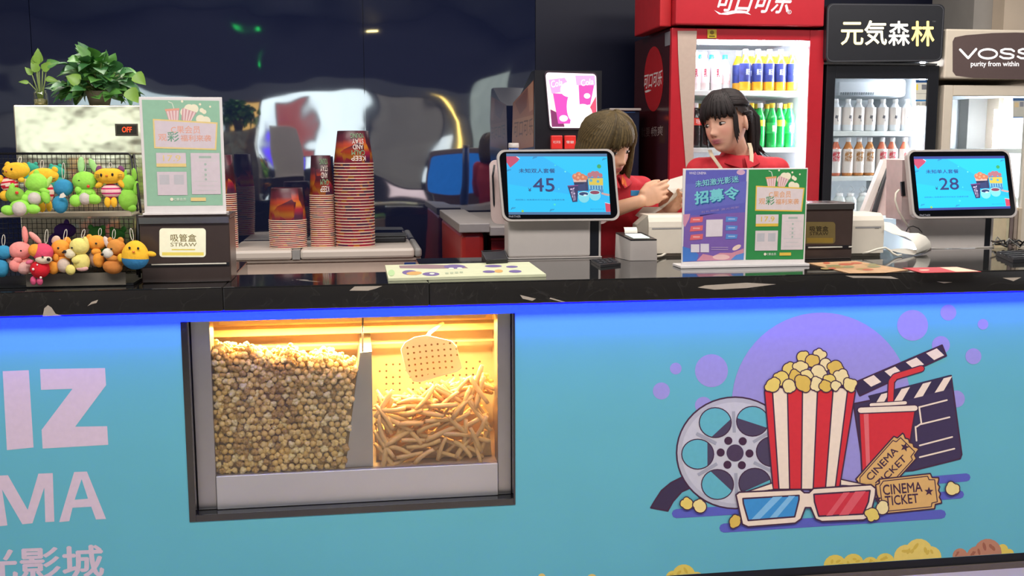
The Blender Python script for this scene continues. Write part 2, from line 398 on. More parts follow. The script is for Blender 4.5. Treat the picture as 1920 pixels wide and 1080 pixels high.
# print on the counter front: film reel, popcorn, drink, tickets, glasses
DK, CRM, RED, GRY = '#43283f', '#ecd8c0', '#cf3038', '#b3b2bb'
p = Print(pf)
for x, y, r in ((1267, 691, 11), (1334, 695, 31), (1240, 733, 16), (1319, 760, 16), (1711, 610, 29), (1778, 586, 15), (1843, 608, 10), (1764, 647, 17), (1825, 668, 15), (1793, 748, 16)):
    p.ell(x, y, r, None, '#9a93cf')
pts = [(1540+168*math.cos(t), 757+171*math.sin(t)) for t in [2*math.pi*i/60 for i in range(60)]]
p.poly(pts, '#9890cc')
def pill(x0, y0, x1, y1, w, c): p.stroke([(x0, y0), (x1, y1)], w, c)
pill(1268, 963, 1400, 955, 17, '#5a5fb4'); pill(1357, 990, 1765, 964, 17, '#5a5fb4'); pill(1740, 901, 1812, 895, 15, '#5a5fb4'); pill(1720, 933, 1800, 927, 15, '#5a5fb4')
p.obj('violet_bubble_print', fp)
p = Print(pf, .0005)
# film strip + reel
fs_ = [(1284, 892), (1258, 905), (1240, 920), (1227, 940), (1220, 952), (1252, 958), (1262, 940), (1278, 922), (1300, 912)]
p.poly(fs_, '#3c3049'); p.stroke(fs_, 3, DK, True)
cx, cy = 1378, 849
p.ell(cx, cy, 111, 106, DK, n=48); p.ell(cx, cy, 108, 103, GRY, n=48); p.ell(cx, cy, 100, 95, '#c3c2c9', n=48)
for a in range(6):
    t = rad(a*60-62); x, y = cx+70*math.cos(t), cy+67*math.sin(t)
    p.ell(x, y, 31, 29, DK); p.ell(x, y, 29, 27, '#61b0bd')
    q = [(x+29*math.cos(u), y+27*math.sin(u)) for u in [2*math.pi*i/28 for i in range(28)]]
    q = [(qx, qy) for qx, qy in q if math.hypot((qx-cx-14)/74, (qy-cy-4)/71) < 1.0]
    if len(q) > 2: p.poly(q, '#4a4058')
    t2 = rad(a*60-92); p.stroke([(cx+40*math.cos(t2), cy+38*math.sin(t2)), (cx+82*math.cos(t2), cy+78*math.sin(t2))], 6, '#9fa0ab', dots=False)
p.ell(cx, cy, 16, 16, '#4a3a52')
for a in range(6):
    t = rad(a*60+2); p.ell(cx+27*math.cos(t), cy+26*math.sin(t), 7.5, None, DK); 
p.obj('film_reel_print', fp)
p = Print(pf, .0010)
# clapper board
bd = [(1600, 757), (1650, 747), (1783, 704), (1803, 852), (1800, 860), (1712, 882), (1620, 890)]
p.poly(bd, '#3f3350'); p.stroke(bd, 3, DK, True)
p.poly([(1627, 742), (1780, 703), (1786, 727), (1640, 766)], '#372d48')
for x in (1638, 1676, 1716, 1755): p.poly([(x+14, 739-(x-1638)*.255), (x+30, 735-(x-1638)*.255), (x+14, 763-(x-1638)*.262), (x-3, 767-(x-1638)*.262)], CRM)
arm = [(1600, 718), (1766, 647), (1774, 667), (1612, 742)]
p.poly(arm, '#372d48'); p.stroke(arm, 3, DK, True)
for x, y in ((1618, 712), (1658, 696), (1698, 679), (1736, 662)): p.poly([(x, y), (x+20, y-9), (x+34, y+4), (x+15, y+13)], CRM)
for a, b in (((1724, 763), (1775, 750)), ((1727, 795), (1780, 782)), ((1718, 800), (1727, 794)), ((1724, 835), (1785, 819)), ((1724, 857), (1789, 841)), ((1723, 763), (1727, 793)), ((1716, 800), (1718, 826))): p.stroke([a, b], 3, CRM)
p.obj('clapperboard_print', fp)
p = Print(pf, .0015)
# drink cup with straw
cup = [(1610, 772), (1716, 767), (1700, 865), (1690, 890), (1616, 890)]
p.poly(cup, RED); p.stroke(cup, 3, DK, True); p.poly([(1619, 776), (1628, 775), (1631, 880), (1624, 880)], '#dc6a6c')
st = [(1669, 756), (1671, 715), (1678, 706), (1727, 691)]
p.stroke(st, 14, DK); p.stroke(st, 10, '#d23a3c')
p.stroke([(1633, 759), (1697, 755)], 9, DK); p.stroke([(1633, 759), (1697, 755)], 6, CRM)
p.stroke([(1613, 769), (1715, 765)], 14, DK); p.stroke([(1613, 769), (1715, 765)], 10, CRM)
p.obj('drink_cup_print', fp)
p = Print(pf, .0018)
# two tickets
TK = '#d9ac69'
def ticket(A, Bq, C_, D, txtq1, txtq2, t1, t2):
    n = 6; pts = []
    def lerp(a, b, t): return (a[0]+(b[0]-a[0])*t, a[1]+(b[1]-a[1])*t)
    cen = lerp(A, C_, .5)
    pts = [lerp(A, Bq, .07), lerp(A, Bq, .88), lerp(lerp(A, Bq, .9), lerp(D, C_, .9), .12), lerp(Bq, C_, .14)]
    for i in range(7):
        q = lerp(Bq, C_, .2+.1*i); pts.append(lerp(q, cen, .05 if i % 2 else 0.0))
    pts += [lerp(Bq, C_, .86), lerp(lerp(A, Bq, .9), lerp(D, C_, .9), .88), lerp(D, C_, .88), lerp(D, C_, .07), lerp(lerp(A, Bq, .06), lerp(D, C_, .06), .88), lerp(A, D, .85), lerp(A, D, .15), lerp(lerp(A, Bq, .06), lerp(D, C_, .06), .12)]
    p.poly(pts, TK); p.stroke(pts, 2.6, DK, True)
    inn = [lerp(q, cen, .13) for q in (pts[0], pts[1], pts[2], pts[3], pts[11], pts[12], pts[13], pts[14], pts[15], pts[16], pts[17])]
    p.stroke(inn, 1.8, DK, True); p.text(t1, txtq1, DK, .03); p.text(t2, txtq2, DK, .03)
def star(x, y, r, a0=-90): p.poly([(x+(r if i % 2 == 0 else r*.42)*math.cos(rad(a0+36*i)), y+(r if i % 2 == 0 else r*.42)*math.sin(rad(a0+36*i))) for i in range(10)], DK)
ticket((1598, 905), (1686, 806), (1728, 848), (1640, 945), [(1622, 893), (1675, 837), (1684, 846), (1632, 902)], [(1640, 905), (1692, 852), (1700, 862), (1650, 912)], 'CINEMA', 'TICKET')
star(1696, 838, 9, -75)
ticket((1640, 899), (1758, 886), (1766, 952), (1648, 964), [(1654, 909), (1727, 903), (1729, 921), (1656, 928)], [(1658, 930), (1720, 925), (1722, 942), (1660, 948)], 'CINEMA', 'TICKET')
star(1741, 921, 9); star(1645, 935, 8)
p.obj('ticket_print', fp)
p = Print(pf, .0024)
# striped popcorn bucket
xt = [1433, 1448, 1476, 1504, 1532, 1561, 1588, 1603]; xb = [1449, 1460, 1480, 1502, 1524, 1547, 1565, 1573]
for i in range(7):
    a, b, c, d = xt[i], xt[i+1], xb[i+1], xb[i]; yt = 735; yb = 917
    arc = [(a+(b-a)*(.5-.5*math.cos(u)), yt-9*math.sin(u)) for u in [math.pi*k/8 for k in range(9)]]
    q = arc+[(c, yb), (d, yb)]; p.poly(q, RED if i % 2 == 0 else CRM); p.stroke(q, 2.6, DK, True)
p.obj('popcorn_bucket_print', fp)
p = Print(pf, .0028)
PC = ['#e3c966', '#e9d48a', '#d9b653', '#ead79a']
rnd = random.Random(3)
def kern(x, y, r, k):
    cs = [(x, y, r)]+[(x+r*.75*math.cos(t), y+r*.7*math.sin(t), r*.55) for t in [rnd.random()*6.28+2.1*j for j in range(3)]]
    p.blob(cs, 2.0, DK, PC[k % 4])
for k, (x, y, r) in enumerate([(1504, 669, 10), (1536, 666, 10), (1521, 676, 11), (1547, 682, 10), (1478, 692, 11), (1500, 688, 11), (1566, 688, 12), (1533, 697, 13), (1465, 708, 12), (1512, 702, 9), (1490, 706, 11), (1577, 708, 13),
                               (1448, 722, 12), (1478, 722, 11), (1505, 718, 14), (1531, 719, 11), (1555, 712, 10), (1592, 721, 11), (1548, 724, 10), (1565, 722, 8)]): kern(x, y, r, k)
p.obj('popcorn_heap_print', fp)
p = Print(pf, .0042)
# bucket front lip over the heap, then paper glasses
gl = [(1379, 927), (1385, 922), (1500, 917), (1507, 923), (1516, 923), (1524, 915), (1632, 908), (1641, 915), (1640, 928), (1630, 968), (1618, 974), (1540, 977), (1528, 972), (1519, 951), (1509, 951), (1501, 972), (1490, 980), (1402, 987), (1391, 982)]
p.poly([(1388, 925), (1446, 905), (1448, 916)], CRM); p.poly([(1576, 898), (1576, 908), (1636, 912)], CRM)
p.stroke([(1388, 925), (1446, 905)], 2.5, DK); p.stroke([(1576, 898), (1636, 911)], 2.5, DK)
p.poly(gl, CRM); p.stroke(gl, 3, DK, True)
lb = [(1392, 934), (1497, 928), (1497, 936), (1489, 968), (1402, 975), (1393, 944)]; p.poly(lb, '#3d8fc8'); p.stroke(lb, 3, DK, True)
p.poly([(1448, 931), (1466, 930), (1424, 972), (1408, 973)], '#7fb9dc'); p.poly([(1478, 929), (1490, 929), (1456, 969), (1442, 970)], '#7fb9dc')
lr = [(1525, 926), (1630, 919), (1627, 940), (1617, 963), (1534, 967), (1526, 940)]; p.poly(lr, '#cc3240'); p.stroke(lr, 3, DK, True)
p.poly([(1580, 923), (1592, 922), (1560, 965), (1548, 966)], '#d95a62'); p.poly([(1602, 921), (1622, 920), (1590, 964), (1572, 965)], '#d95a62')
p.obj('paper_glasses_print', fp)
p = Print(pf, .0048)
for k, (x, y, r) in enumerate([(1288, 944, 10), (1312, 949, 11), (1377, 977, 10), (1653, 952, 11), (1634, 963, 11), (1783, 916, 11)]):
    p = Print(pf, .0048+k*.0001); kern(x, y, r, k); p.obj('popcorn_kernel_print', fp)
p = Print(pf, .0003)
# photographed snacks along the bottom edge
for cs, c in (([(1566, 1062, 22), (1600, 1058, 20), (1632, 1060, 16), (1660, 1055, 18)], '#dcc358'), ([(1700, 1045, 24), (1723, 1036, 26), (1745, 1044, 20)], '#e2c766'), ([(1800, 1042, 14), (1852, 1036, 26), (1832, 1044, 20)], '#b98063'), ([(1880, 1030, 10), (1892, 1038, 9)], '#dcc358'),
              ([(1282, 1080, 22), (1262, 1084, 14), (1306, 1086, 14)], '#dcc358'), ([(1432, 1084, 16)], '#dcc358'), ([(1016, 1082, 7)], '#d9c070'), ([(1110, 1086, 10)], '#d9c070')):
    p = Print(pf, .0003)
    fc = {'#dcc358': '#cdae42', '#e2c766': '#cfb04a', '#b98063': '#9c6048', '#d9c070': '#c4a550'}[c]
    p.blob(cs, 0, None, c)
    for x, y, r in cs:                                     # printed creases of the photographed kernels
        for k in range(3):
            if r > 12: a = rnd.uniform(3.3, 6.0); p.ell(x+r*.5*math.cos(a), y+r*.5*math.sin(a), r*rnd.uniform(.18, .34), r*.12, fc, rnd.uniform(0, 3), n=12)
    pw = p.obj('snack_photo_print', fp)
    bm = bmesh.new(); bm.from_mesh(pw.data)               # trim what would hang below the panel edge
    bmesh.ops.bisect_plane(bm, geom=bm.verts[:]+bm.edges[:]+bm.faces[:], plane_co=(0, 0, PZ0+.001), plane_no=(0, 0, -1), clear_outer=True); bm.to_mesh(pw.data); bm.free()
# ------------------------------------------------------------------ popcorn warmer built into the counter
YG = .045                                                  # glass front
STEEL = mat('brushed_steel', '#a8a6a4', .34, metal=1., vary=.04, scale=12)
STEELW = mat('satin_steel_sheet', '#c9c8c6', .42, metal=.9, vary=.03, scale=5)
wz0, wz1 = WZ0+.022, WZ1
wm = thing('popcorn_warmer', 'stainless steel snack warmer behind glass in the counter front', 'food warmer', (0, .1, wz0))
xl0, xl1 = WX0+.020, P(393, 605, YG).x
xr0, xr1 = P(932, 600, YG).x, WX1-.0065
zb = P(405, 893, YG).z; zb2 = P(930, 866, YG).z; zb = (zb+zb2)/2
obj('corner_post', MB().box(xl0, xl1, YG-.004, .12, wz0, wz1, 0, .002), STEEL, wm)
obj('corner_post', MB().box(xr0, xr1, YG-.004, .12, wz0, wz1, 0, .002), STEEL, wm)
obj('bottom_panel', MB().box(xl1+.0005, xr0-.0005, YG-.010, YG+.01, wz0, zb, 0, .002), STEELW, wm)
YB = .46
INS = mat('warm_steel_lining', '#b9a68c', .5, metal=.3, vary=.1, scale=9)
lin_ = MB().box(xl0, xr1, YB, YB+.01, wz0, wz1).box(xl0, xl0+.004, .121, YB, wz0, wz1).box(xr1-.004, xr1, .121, YB, wz0, wz1).box(xl0, xr1, YG+.011, YB, zb-.012, zb-.002).box(xl0, xr1, .121, YB, wz1-.004, wz1+.002)
obj('lining', lin_, INS, wm)
# perforations on the back lining
pp = Print(plane((0, YB, 0), (0, -1, 0)), .0005)
for i in range(16):
    for j in range(6):
        if rnd.random() < .8: pp.ell(712+i*12.5, 684+j*12-i*.4, 2.0, None, '#4f3a22', n=8); pp.h -= pp.step
pp.obj('perforation', wm)
# tapering steel divider
dv = [P(675, 661, YG+.02), P(697, 659, YG+.02), P(700, 882, YG+.02), P(648, 886, YG+.02)]
dv = [V((q.x, q.y, max(q.z, zb))) for q in dv]
obj('divider', MB().prism(dv, [q+V((0, .36, 0)) for q in dv]), STEEL, wm)
obj('divider_rod', MB().tube([P(680, 661, YG+.03), P(680, 596, YG+.03)], .0025), STEEL, wm)
# lamp rail with a glowing heat lamp
zr = P(660, 622, .30).z
obj('lamp_rail', MB().box(xl0+.005, xr1-.005, .33, .40, zr-.012, zr+.012, 0, .003).box(xl0+.005, xr1-.005, .36, .38, zr-.055, zr-.048), INS, wm)
lz = wz1-.035
obj('heat_lamp', MB().tube([V((xl1+.02, .22, lz)), V((xr0-.03, .22, lz))], .011, 12), mat('heat_lamp_glow', '#ffca70', .5, emis=30, ecol='#ffb648', vary=0), wm)
obj('lamp_reflector', MB().prism([V((xl1+.01, .17, lz-.004)), V((xl1+.01, .19, lz+.022)), V((xl1+.01, .25, lz+.022)), V((xl1+.01, .27, lz-.004)), V((xl1+.01, .248, lz+.018)), V((xl1+.01, .192, lz+.018))],
    [V((xr0-.02, .17, lz-.004)), V((xr0-.02, .19, lz+.022)), V((xr0-.02, .25, lz+.022)), V((xr0-.02, .27, lz-.004)), V((xr0-.02, .248, lz+.018)), V((xr0-.02, .192, lz+.018))]), STEELW, wm)
l = bpy.data.lights.new('heat_lamp_light', 'AREA'); l.shape = 'RECTANGLE'; l.size = .75; l.size_y = .05; l.energy = 24; l.color = (1, .68, .26)
lo = bpy.data.objects.new('heat_lamp_light', l); COL.objects.link(lo); lo.parent = wm; lo.location = V((-.03, .20, lz-.02))-wloc(wm); lo.rotation_euler = (rad(-12), 0, 0)
obj('glass_pane', MB().box(xl1+.0005, xr0-.0005, YG, YG+.004, zb, wz1-.001), glass('clear_pane', (.98, .97, .95), .03), wm)

# popcorn: four lumpy shapes, the front ones each on their own
PCM = [mat('popcorn_cream', '#dcc078', .7, vary=.22, scale=60, bump=.4), mat('popcorn_caramel', '#ab8844', .6, vary=.25, scale=60, bump=.4), mat('popcorn_pale', '#dfce96', .75, vary=.15, scale=60, bump=.4), mat('popcorn_yellow', '#d2af5e', .6, vary=.15, scale=60)]
def pop_mb(seed, rnd_=False):
    r = random.Random(seed); b = MB()
    b.ell((0, 0, 0), (.0085, .008, .0085), nu=10, nv=7)
    if not rnd_:
        for k in range(6):
            d = V((r.gauss(0, 1), r.gauss(0, 1), r.gauss(0, 1))).normalized(); q = .0042+r.random()*.002
            b.ell(d*.0066, (q, q, q), nu=8, nv=5)
    return b
pop_me = [pop_mb(s, s in (1, 4)).mesh('popcorn_kernel', [PCM[k]]) for s, k in ((0, 0), (1, 3), (2, 1), (3, 2), (4, 0), (5, 1))]
rp = random.Random(11)
def ptop(x):                                                # heap line in pixels
    return 648+ (x-395)/(672-395)*26 + 4*math.sin(x*.09)
spots = []
row = 0
y = 883.
while y > 640:
    x = 402. + (6.5 if row % 2 else 0)
    while x < 700:
        xx = x+rp.uniform(-2.5, 2.5); yy = y+rp.uniform(-2.5, 2.5)-(x-402)*.045
        lim = 672-(yy-661)*.118
        if yy > ptop(xx)+4 and xx < lim-2: spots.append((xx, yy))
        x += 13.2
    y -= 11.2; row += 1
rp.shuffle(spots)
ndiv = 0
rest = MB()
def addmesh(mb, me, T, mi):
    mb.add([v.co for v in me.vertices], [list(f.vertices) for f in me.polygons], mi, True, T)
for k, (x, yy) in enumerate(spots):
    q = P(x, yy, YG+.016+rp.uniform(0, .004)); i = rp.choice((0, 0, 1, 1, 2, 3, 4, 5))
    R = MX.Rotation(rp.uniform(0, 6.28), 4, V((rp.gauss(0, 1), rp.gauss(0, 1), rp.gauss(0, 1))).normalized()) @ MX.Scale(rp.uniform(.95, 1.2), 4)
    if ndiv < 295:
        o = bpy.data.objects.new('popcorn_kernel', pop_me[i]); COL.objects.link(o); o.matrix_world = MX.Translation(q) @ R; ndiv += 1
        tag(o, 'cream and caramel popcorn piece pressed against the warmer glass', 'popcorn', 'popcorn pieces behind the warmer glass')
    else: addmesh(rest, pop_me[i], MX.Translation(q) @ R, (0, 3, 1, 2, 0, 1)[i])
for lay in range(1, 9):                                     # layers further in and the crown of the heap
    yd = YG+.012+lay*.017
    n = 620 if lay < 2 else 70
    for k in range(n):
        x = rp.uniform(402, 668)
        yt = ptop(x)-lay*1.5+rp.uniform(-2, 3); yy = yt+4+ (rp.uniform(0, 232) if lay < 2 else rp.uniform(0, 26))
        lim = 672-(yy-661)*.118
        if x > lim-7: continue
        q = P(x, yy, yd+rp.uniform(-.006, .006)); q.z += rp.uniform(-.004, .004)-.004*(lay < 2)
        i = rp.randrange(6)
        R = MX.Rotation(rp.uniform(0, 6.28), 4, V((rp.gauss(0, 1), rp.gauss(0, 1), rp.gauss(0, 1))).normalized()) @ MX.Scale(rp.uniform(.95, 1.2), 4)
        addmesh(rest, pop_me[i], MX.Translation(q) @ R, (0, 3, 1, 2, 0, 1)[i])
# the packed core of the heap
A = [P(400, 893, YG+.03), P(650, 884, YG+.03), P(670, 690, YG+.03), P(560, 678, YG+.03), P(402, 664, YG+.03)]
A = [V((q.x, q.y, max(q.z, zb+.001))) for q in A]
rest.prism(A, [q+V((0, .3, -.03 if i > 1 else 0)) for i, q in enumerate(A)], 1)
ro = obj('popcorn_heap', rest, PCM); ro['kind'] = 'stuff'; tag(ro, 'heap of mixed popcorn filling the left half of the warmer', 'popcorn')

# fries
FRY = mat('golden_fry', '#dcb474', .55, vary=.14, scale=40, bump=.2)
def fry_mb(seed):
    r = random.Random(seed); b = MB(); L = .036+r.random()*.018; w = .0060+r.random()*.0016
    bend = r.uniform(-.006, .006); pts = []
    vs = []
    for i in range(6):
        t = i/5; x = (t-.5)*2*L; z = bend*math.sin(math.pi*t)*2; s_ = 1 if 0 < i < 5 else .8
        for k in range(8):
            t2 = math.pi*(k+.5)/4; cx_, cz_ = math.cos(t2), math.sin(t2); m_ = .80/max(abs(cx_), abs(cz_))+.16
            vs.append((x, w*s_*cx_*m_*(1+.10*math.sin(3*t+seed)), z+w*s_*cz_*m_*(1+.12*math.sin(4*t+seed*2))))
    fs = [(i*8+j, i*8+(j+1) % 8, (i+1)*8+(j+1) % 8, (i+1)*8+j) for i in range(5) for j in range(8)]+[tuple(range(8))[::-1], tuple(range(40, 48))]
    b.add(vs, fs, 0, True); b.s[-1] = b.s[-2] = False
    return b
fry_me = [fry_mb(s).mesh('french_fry', [FRY]) for s in range(8)]
def ftop(x):
    pts = [(698, 738), (715, 745), (742, 752), (775, 742), (815, 730), (860, 718), (900, 708), (928, 704)]
    for (a, b), (c, d) in zip(pts[:-1], pts[1:]):
        if x <= c: return b+(d-b)*(x-a)/(c-a)
    return 704
rf = random.Random(5); restf = MB(); nf = 0
y = 862.
lst = []
while y > 700:
    x = 710.
    while x < 922:
        if y > ftop(x)+12: lst.append((x+rf.uniform(-9, 9), y+rf.uniform(-4, 4)-(x-700)*.05))
        x += 31
    y -= 8.8
for k, (x, yy) in enumerate(lst):
    x = min(max(x, 720), 908); yy = min(yy, 868-(x-700)*.11)
    q = P(x, yy, YG+.026+.011*(k % 3)+rf.uniform(-.003, .003)); a = rf.choice((1, -1))*rf.betavariate(1.2, 2.2)*1.35 - .15
    if x < 736 or x > 892: a = rf.choice((1, -1))*rf.uniform(.9, 1.4)
    R = MX.Rotation(a, 4, 'Y') @ MX.Rotation(rf.uniform(-.22, .22), 4, 'Z') @ MX.Rotation(rf.uniform(0, 3), 4, 'X')
    o = bpy.data.objects.new('french_fry', rf.choice(fry_me)); COL.objects.link(o); o.matrix_world = MX.Translation(q) @ R
    tag(o, 'golden french fry heaped behind the right half of the warmer glass', 'french fry', 'french fries behind the warmer glass')
for k in range(170):
    x = rf.uniform(722, 908); d = rf.uniform(.06, .34)
    yy = ftop(x)+2+rf.uniform(0, 18)
    q = P(x, yy, YG+d)
    R = MX.Rotation(rf.uniform(-.9, .9), 4, 'Y') @ MX.Rotation(rf.uniform(-.7, .7), 4, 'Z') @ MX.Rotation(rf.uniform(0, 3), 4, 'X')
    me = rf.choice(fry_me); restf.add([v.co for v in me.vertices], [list(f.vertices) for f in me.polygons], 0, True, MX.Translation(q) @ R)
A = [P(706, 878, YG+.075), P(922, 866, YG+.075), P(916, 775, YG+.075), P(850, 778, YG+.075), P(745, 800, YG+.075), P(708, 808, YG+.075)]
A = [V((q.x, q.y, max(q.z, zb+.001))) for q in A]
restf.prism(A, [q+V((0, .28, -.02 if i > 1 else 0)) for i, q in enumerate(A)])
ro = obj('fries_heap', restf, FRY); ro['kind'] = 'stuff'; tag(ro, 'heap of golden fries filling the right half of the warmer', 'french fries')

# perforated scoop standing in the fries
sp = thing('serving_scoop', 'perforated white metal scoop stuck in the fries', 'scoop', P(800, 700, .17))
so = [(752, 655), (760, 642), (778, 633), (800, 630), (846, 640), (856, 650), (866, 690), (858, 698), (790, 720), (776, 718), (764, 700)]
def scf(px, py, h=0.):
    q = P(px, py, .17); u = (px-808)/57; v = (py-675)/45; q.y += -.018*(u*u)+.012*v+.02; return q+V((0, -h, .0))
so2 = []
for (a, b), (c, d) in zip(so, so[1:]+so[:1]): so2 += [(a, b), ((a+c)/2, (b+d)/2)]
cen = (808, 676); mbs = MB()
rings = [[scf(cen[0]+(x-cen[0])*k, cen[1]+(y-cen[1])*k) for x, y in so2] for k in (.02, .35, .7, 1)]
n = len(so2)
for A, B in zip(rings[:-1], rings[1:]): mbs.add(A+B, [(i, (i+1) % n, n+(i+1) % n, n+i) for i in range(n)], 0, True)
mbs.add(rings[0], [list(range(n))], 0, True)
mbs.tube([q for q in rings[3]], .0018, 6, closed=True)
SCW = mat('white_enamel', '#e6e0d2', .35, vary=.03)
obj('bowl', mbs, SCW, sp)
ph = Print(scf, .0008)
for i in range(9):
    for j in range(6):
        x = 764+i*11.4+j*1.2; yy = 646+j*11.5-(i-4)*1.6+ (i*.4)
        if 648-(x-752)*.1 < yy < 716-(x-770)*.22 and x < 858: ph.ell(x, yy, 2.1, None, '#7b5a2c', n=8); ph.h -= ph.step
ph.obj('hole', sp)
obj('handle', MB().tube([scf(800, 634), P(806, 624, .22), P(830, 606, .30)], .006, 8), SCW, sp)
# ------------------------------------------------------------------ left end of the counter: steel box, plants, toy rack
YS = .40
CHR = mat('polished_steel', '#d8d3c8', .16, metal=1., vary=.05, scale=3)
BLK = mat('black_plastic', '#16161a', .35, vary=.05)
BLKM = mat('black_wire', '#1b1a1d', .4, metal=.3)
GREY = mat('grey_plastic', '#8e8b88', .5)
sx0, sx1, sz1 = P(24, 197, YS).x, P(268, 200, YS).x, P(140, 197, YS).z
sb = thing('steel_cabinet', 'polished steel box with red digital display behind the plush toys', 'steel box', ((sx0+sx1)/2, YS+.1, ZT))
obj('body', MB().box(sx0, sx1, YS, YS+.24, ZT, sz1, 0, .004), mat('warm_polished_steel', '#e6d8b8', .12, metal=.88, vary=.06, scale=5, bump=1.0), sb)
dq = [P(216, 232, YS), P(259, 255, YS)]
dsp = obj('display', MB().box(dq[0].x, dq[1].x, YS-.006, YS-.0005, dq[1].z, dq[0].z, 0, .001), mat('display_bezel', '#4a4438', .4), sb)
pr = Print(plane((0, YS-.006, 0), (0, -1, 0)), .0004); pr.rect(219, 235, 256, 252, '#2b2a22'); pr.obj('display_window', dsp)
pr = Print(plane((0, YS-.006, 0), (0, -1, 0)), .001, 2.2); pr.text('OFF', (229, 238, 247, 248), '#ff3a12', .012); pr.obj('digits', dsp)

# leafy plants on the box
LEAF = [mat('leaf_green', '#5f9645', .42, vary=.2, scale=25), mat('leaf_dark', '#467c46', .42, vary=.2, scale=25), mat('leaf_bright', '#7da43f', .42, vary=.15, scale=25), mat('stem_green', '#7d8f4b', .5)]
def leaf(mb, p, d, up, L, W, m):
    d = d.normalized(); sd = d.cross(up).normalized(); nn = sd.cross(d).normalized()
    o = [(0, 0), (.05, .30), (.22, .5), (.45, .46), (.7, .30), (.88, .12), (1, 0)]
    def q(t, s_): return p+d*(L*t)+sd*(W*s_)+nn*(-.25*L*t*t+abs(s_)*W*.35)
    mid = [q(t, 0) for t, _ in o]; a = [q(t, s_) for t, s_ in o]; b = [q(t, -s_) for t, s_ in o]; k = len(o)
    mb.add(mid+a, [(i, i+1, k+i+1, k+i) for i in range(k-1)], m, True); mb.add(mid+b, [(i, i+1, k+i+1, k+i) for i in range(k-1)], m, True)
rl = random.Random(21)
YPL = .50
pb = P(187, 197, YPL); s_ = 1/ppm(187, 190, YPL)
pot = thing('potted_pothos', 'bushy green pothos in a small grey pot on the steel box', 'plant', (pb.x, YPL, sz1))
pt = MB().lathe([(.030, sz1+.001), (.041, sz1+.045), (.043, sz1+.048), (.040, sz1+.048), (.037, sz1+.042), (0.001, sz1+.040)], 24, c=(pb.x, YPL, 0)); pt.lathe([(.001, sz1+.0012), (.030, sz1+.001)], 24, c=(pb.x, YPL, 0))
obj('pot', pt, mat('grey_clay_pot', '#7d7668', .8, bump=.2), pot)
fo = MB(); ste = MB()
c0 = V((pb.x, YPL, sz1+.045))
for k in range(200):
    th = rl.uniform(0, 2*math.pi); el = rl.uniform(-.25, 1.45); R_ = rl.uniform(.45, 1.0)
    tgt = c0+V((-.012+math.cos(th)*math.cos(el)*.115*R_, math.sin(th)*math.cos(el)*.085*R_, .005+math.sin(el)*.115*R_))
    if tgt.z < sz1+.012: tgt.z = sz1+.012+rl.random()*.01
    out = (tgt-c0); out.z *= .4; out += V((rl.gauss(0, .03), rl.gauss(0, .03)-.01, rl.gauss(-.01, .03)))
    leaf(fo, tgt, out, V((rl.gauss(0, .3), -.55+rl.gauss(0, .3), 1)), rl.uniform(.036, .056), rl.uniform(.034, .05), rl.choice((0, 0, 1, 1, 1, 0)))
    if k % 3 == 0: ste.tube([c0, c0.lerp(tgt, .5)+V((0, 0, .01)), tgt], .0012, 5)
for px, py, ang, L in ((252, 140, -.7, .045), (240, 168, -.9, .05), (150, 155, 2.6, .045)):
    q = P(px, py, YPL-.08); leaf(fo, q, V((math.cos(ang), -.2, math.sin(ang))), V((0, -1, .4)), L, L*.95, 2)
obj('foliage', fo, LEAF, pot); obj('stem', ste, LEAF[3], pot)
pb = P(77, 197, YPL-.02)
jar = thing('cutting_in_jar', 'small pothos cutting in a clear jar left of the potted plant', 'plant', (pb.x, YPL-.02, sz1))
jm = MB().lathe([(.001, sz1+.001), (.020, sz1+.001), (.022, sz1+.01), (.021, sz1+.04), (.018, sz1+.045), (.019, sz1+.05)], 20, c=(pb.x, YPL-.02, 0))
obj('jar', jm, glass('jar_glass', (.9, .93, .85), .08), jar)
obj('gravel', MB().lathe([(.001, sz1+.003), (.019, sz1+.003), (.0195, sz1+.02), (.001, sz1+.024)], 16, c=(pb.x, YPL-.02, 0)), mat('jar_pebbles', '#a39a70', .8, vary=.5, scale=150), jar)
fo = MB(); ste = MB()
for px, py, ang, L, W in ((66, 122, 1.25, .05, .028), (70, 135, 1.9, .04, .028), (80, 132, .7, .045, .028), (88, 122, .3, .04, .03), (86, 148, -.1, .038, .02), (60, 140, 2.2, .03, .02), (54, 155, 3.0, .03, .014), (72, 118, 1.5, .045, .03)):
    q = P(px, py, YPL-.03); leaf(fo, q, V((math.cos(ang), -.25, math.sin(ang))), V((.2, -1, .3)), L, W, 2 if px != 88 else 0)
    ste.tube([V((pb.x+(q.x-pb.x)*.15, YPL-.02, sz1+.01)), V((pb.x+(q.x-pb.x)*.4, YPL-.022, sz1+.05)), q], .0016, 6)
obj('foliage', fo, LEAF, jar); obj('stem', ste, LEAF[3], jar)

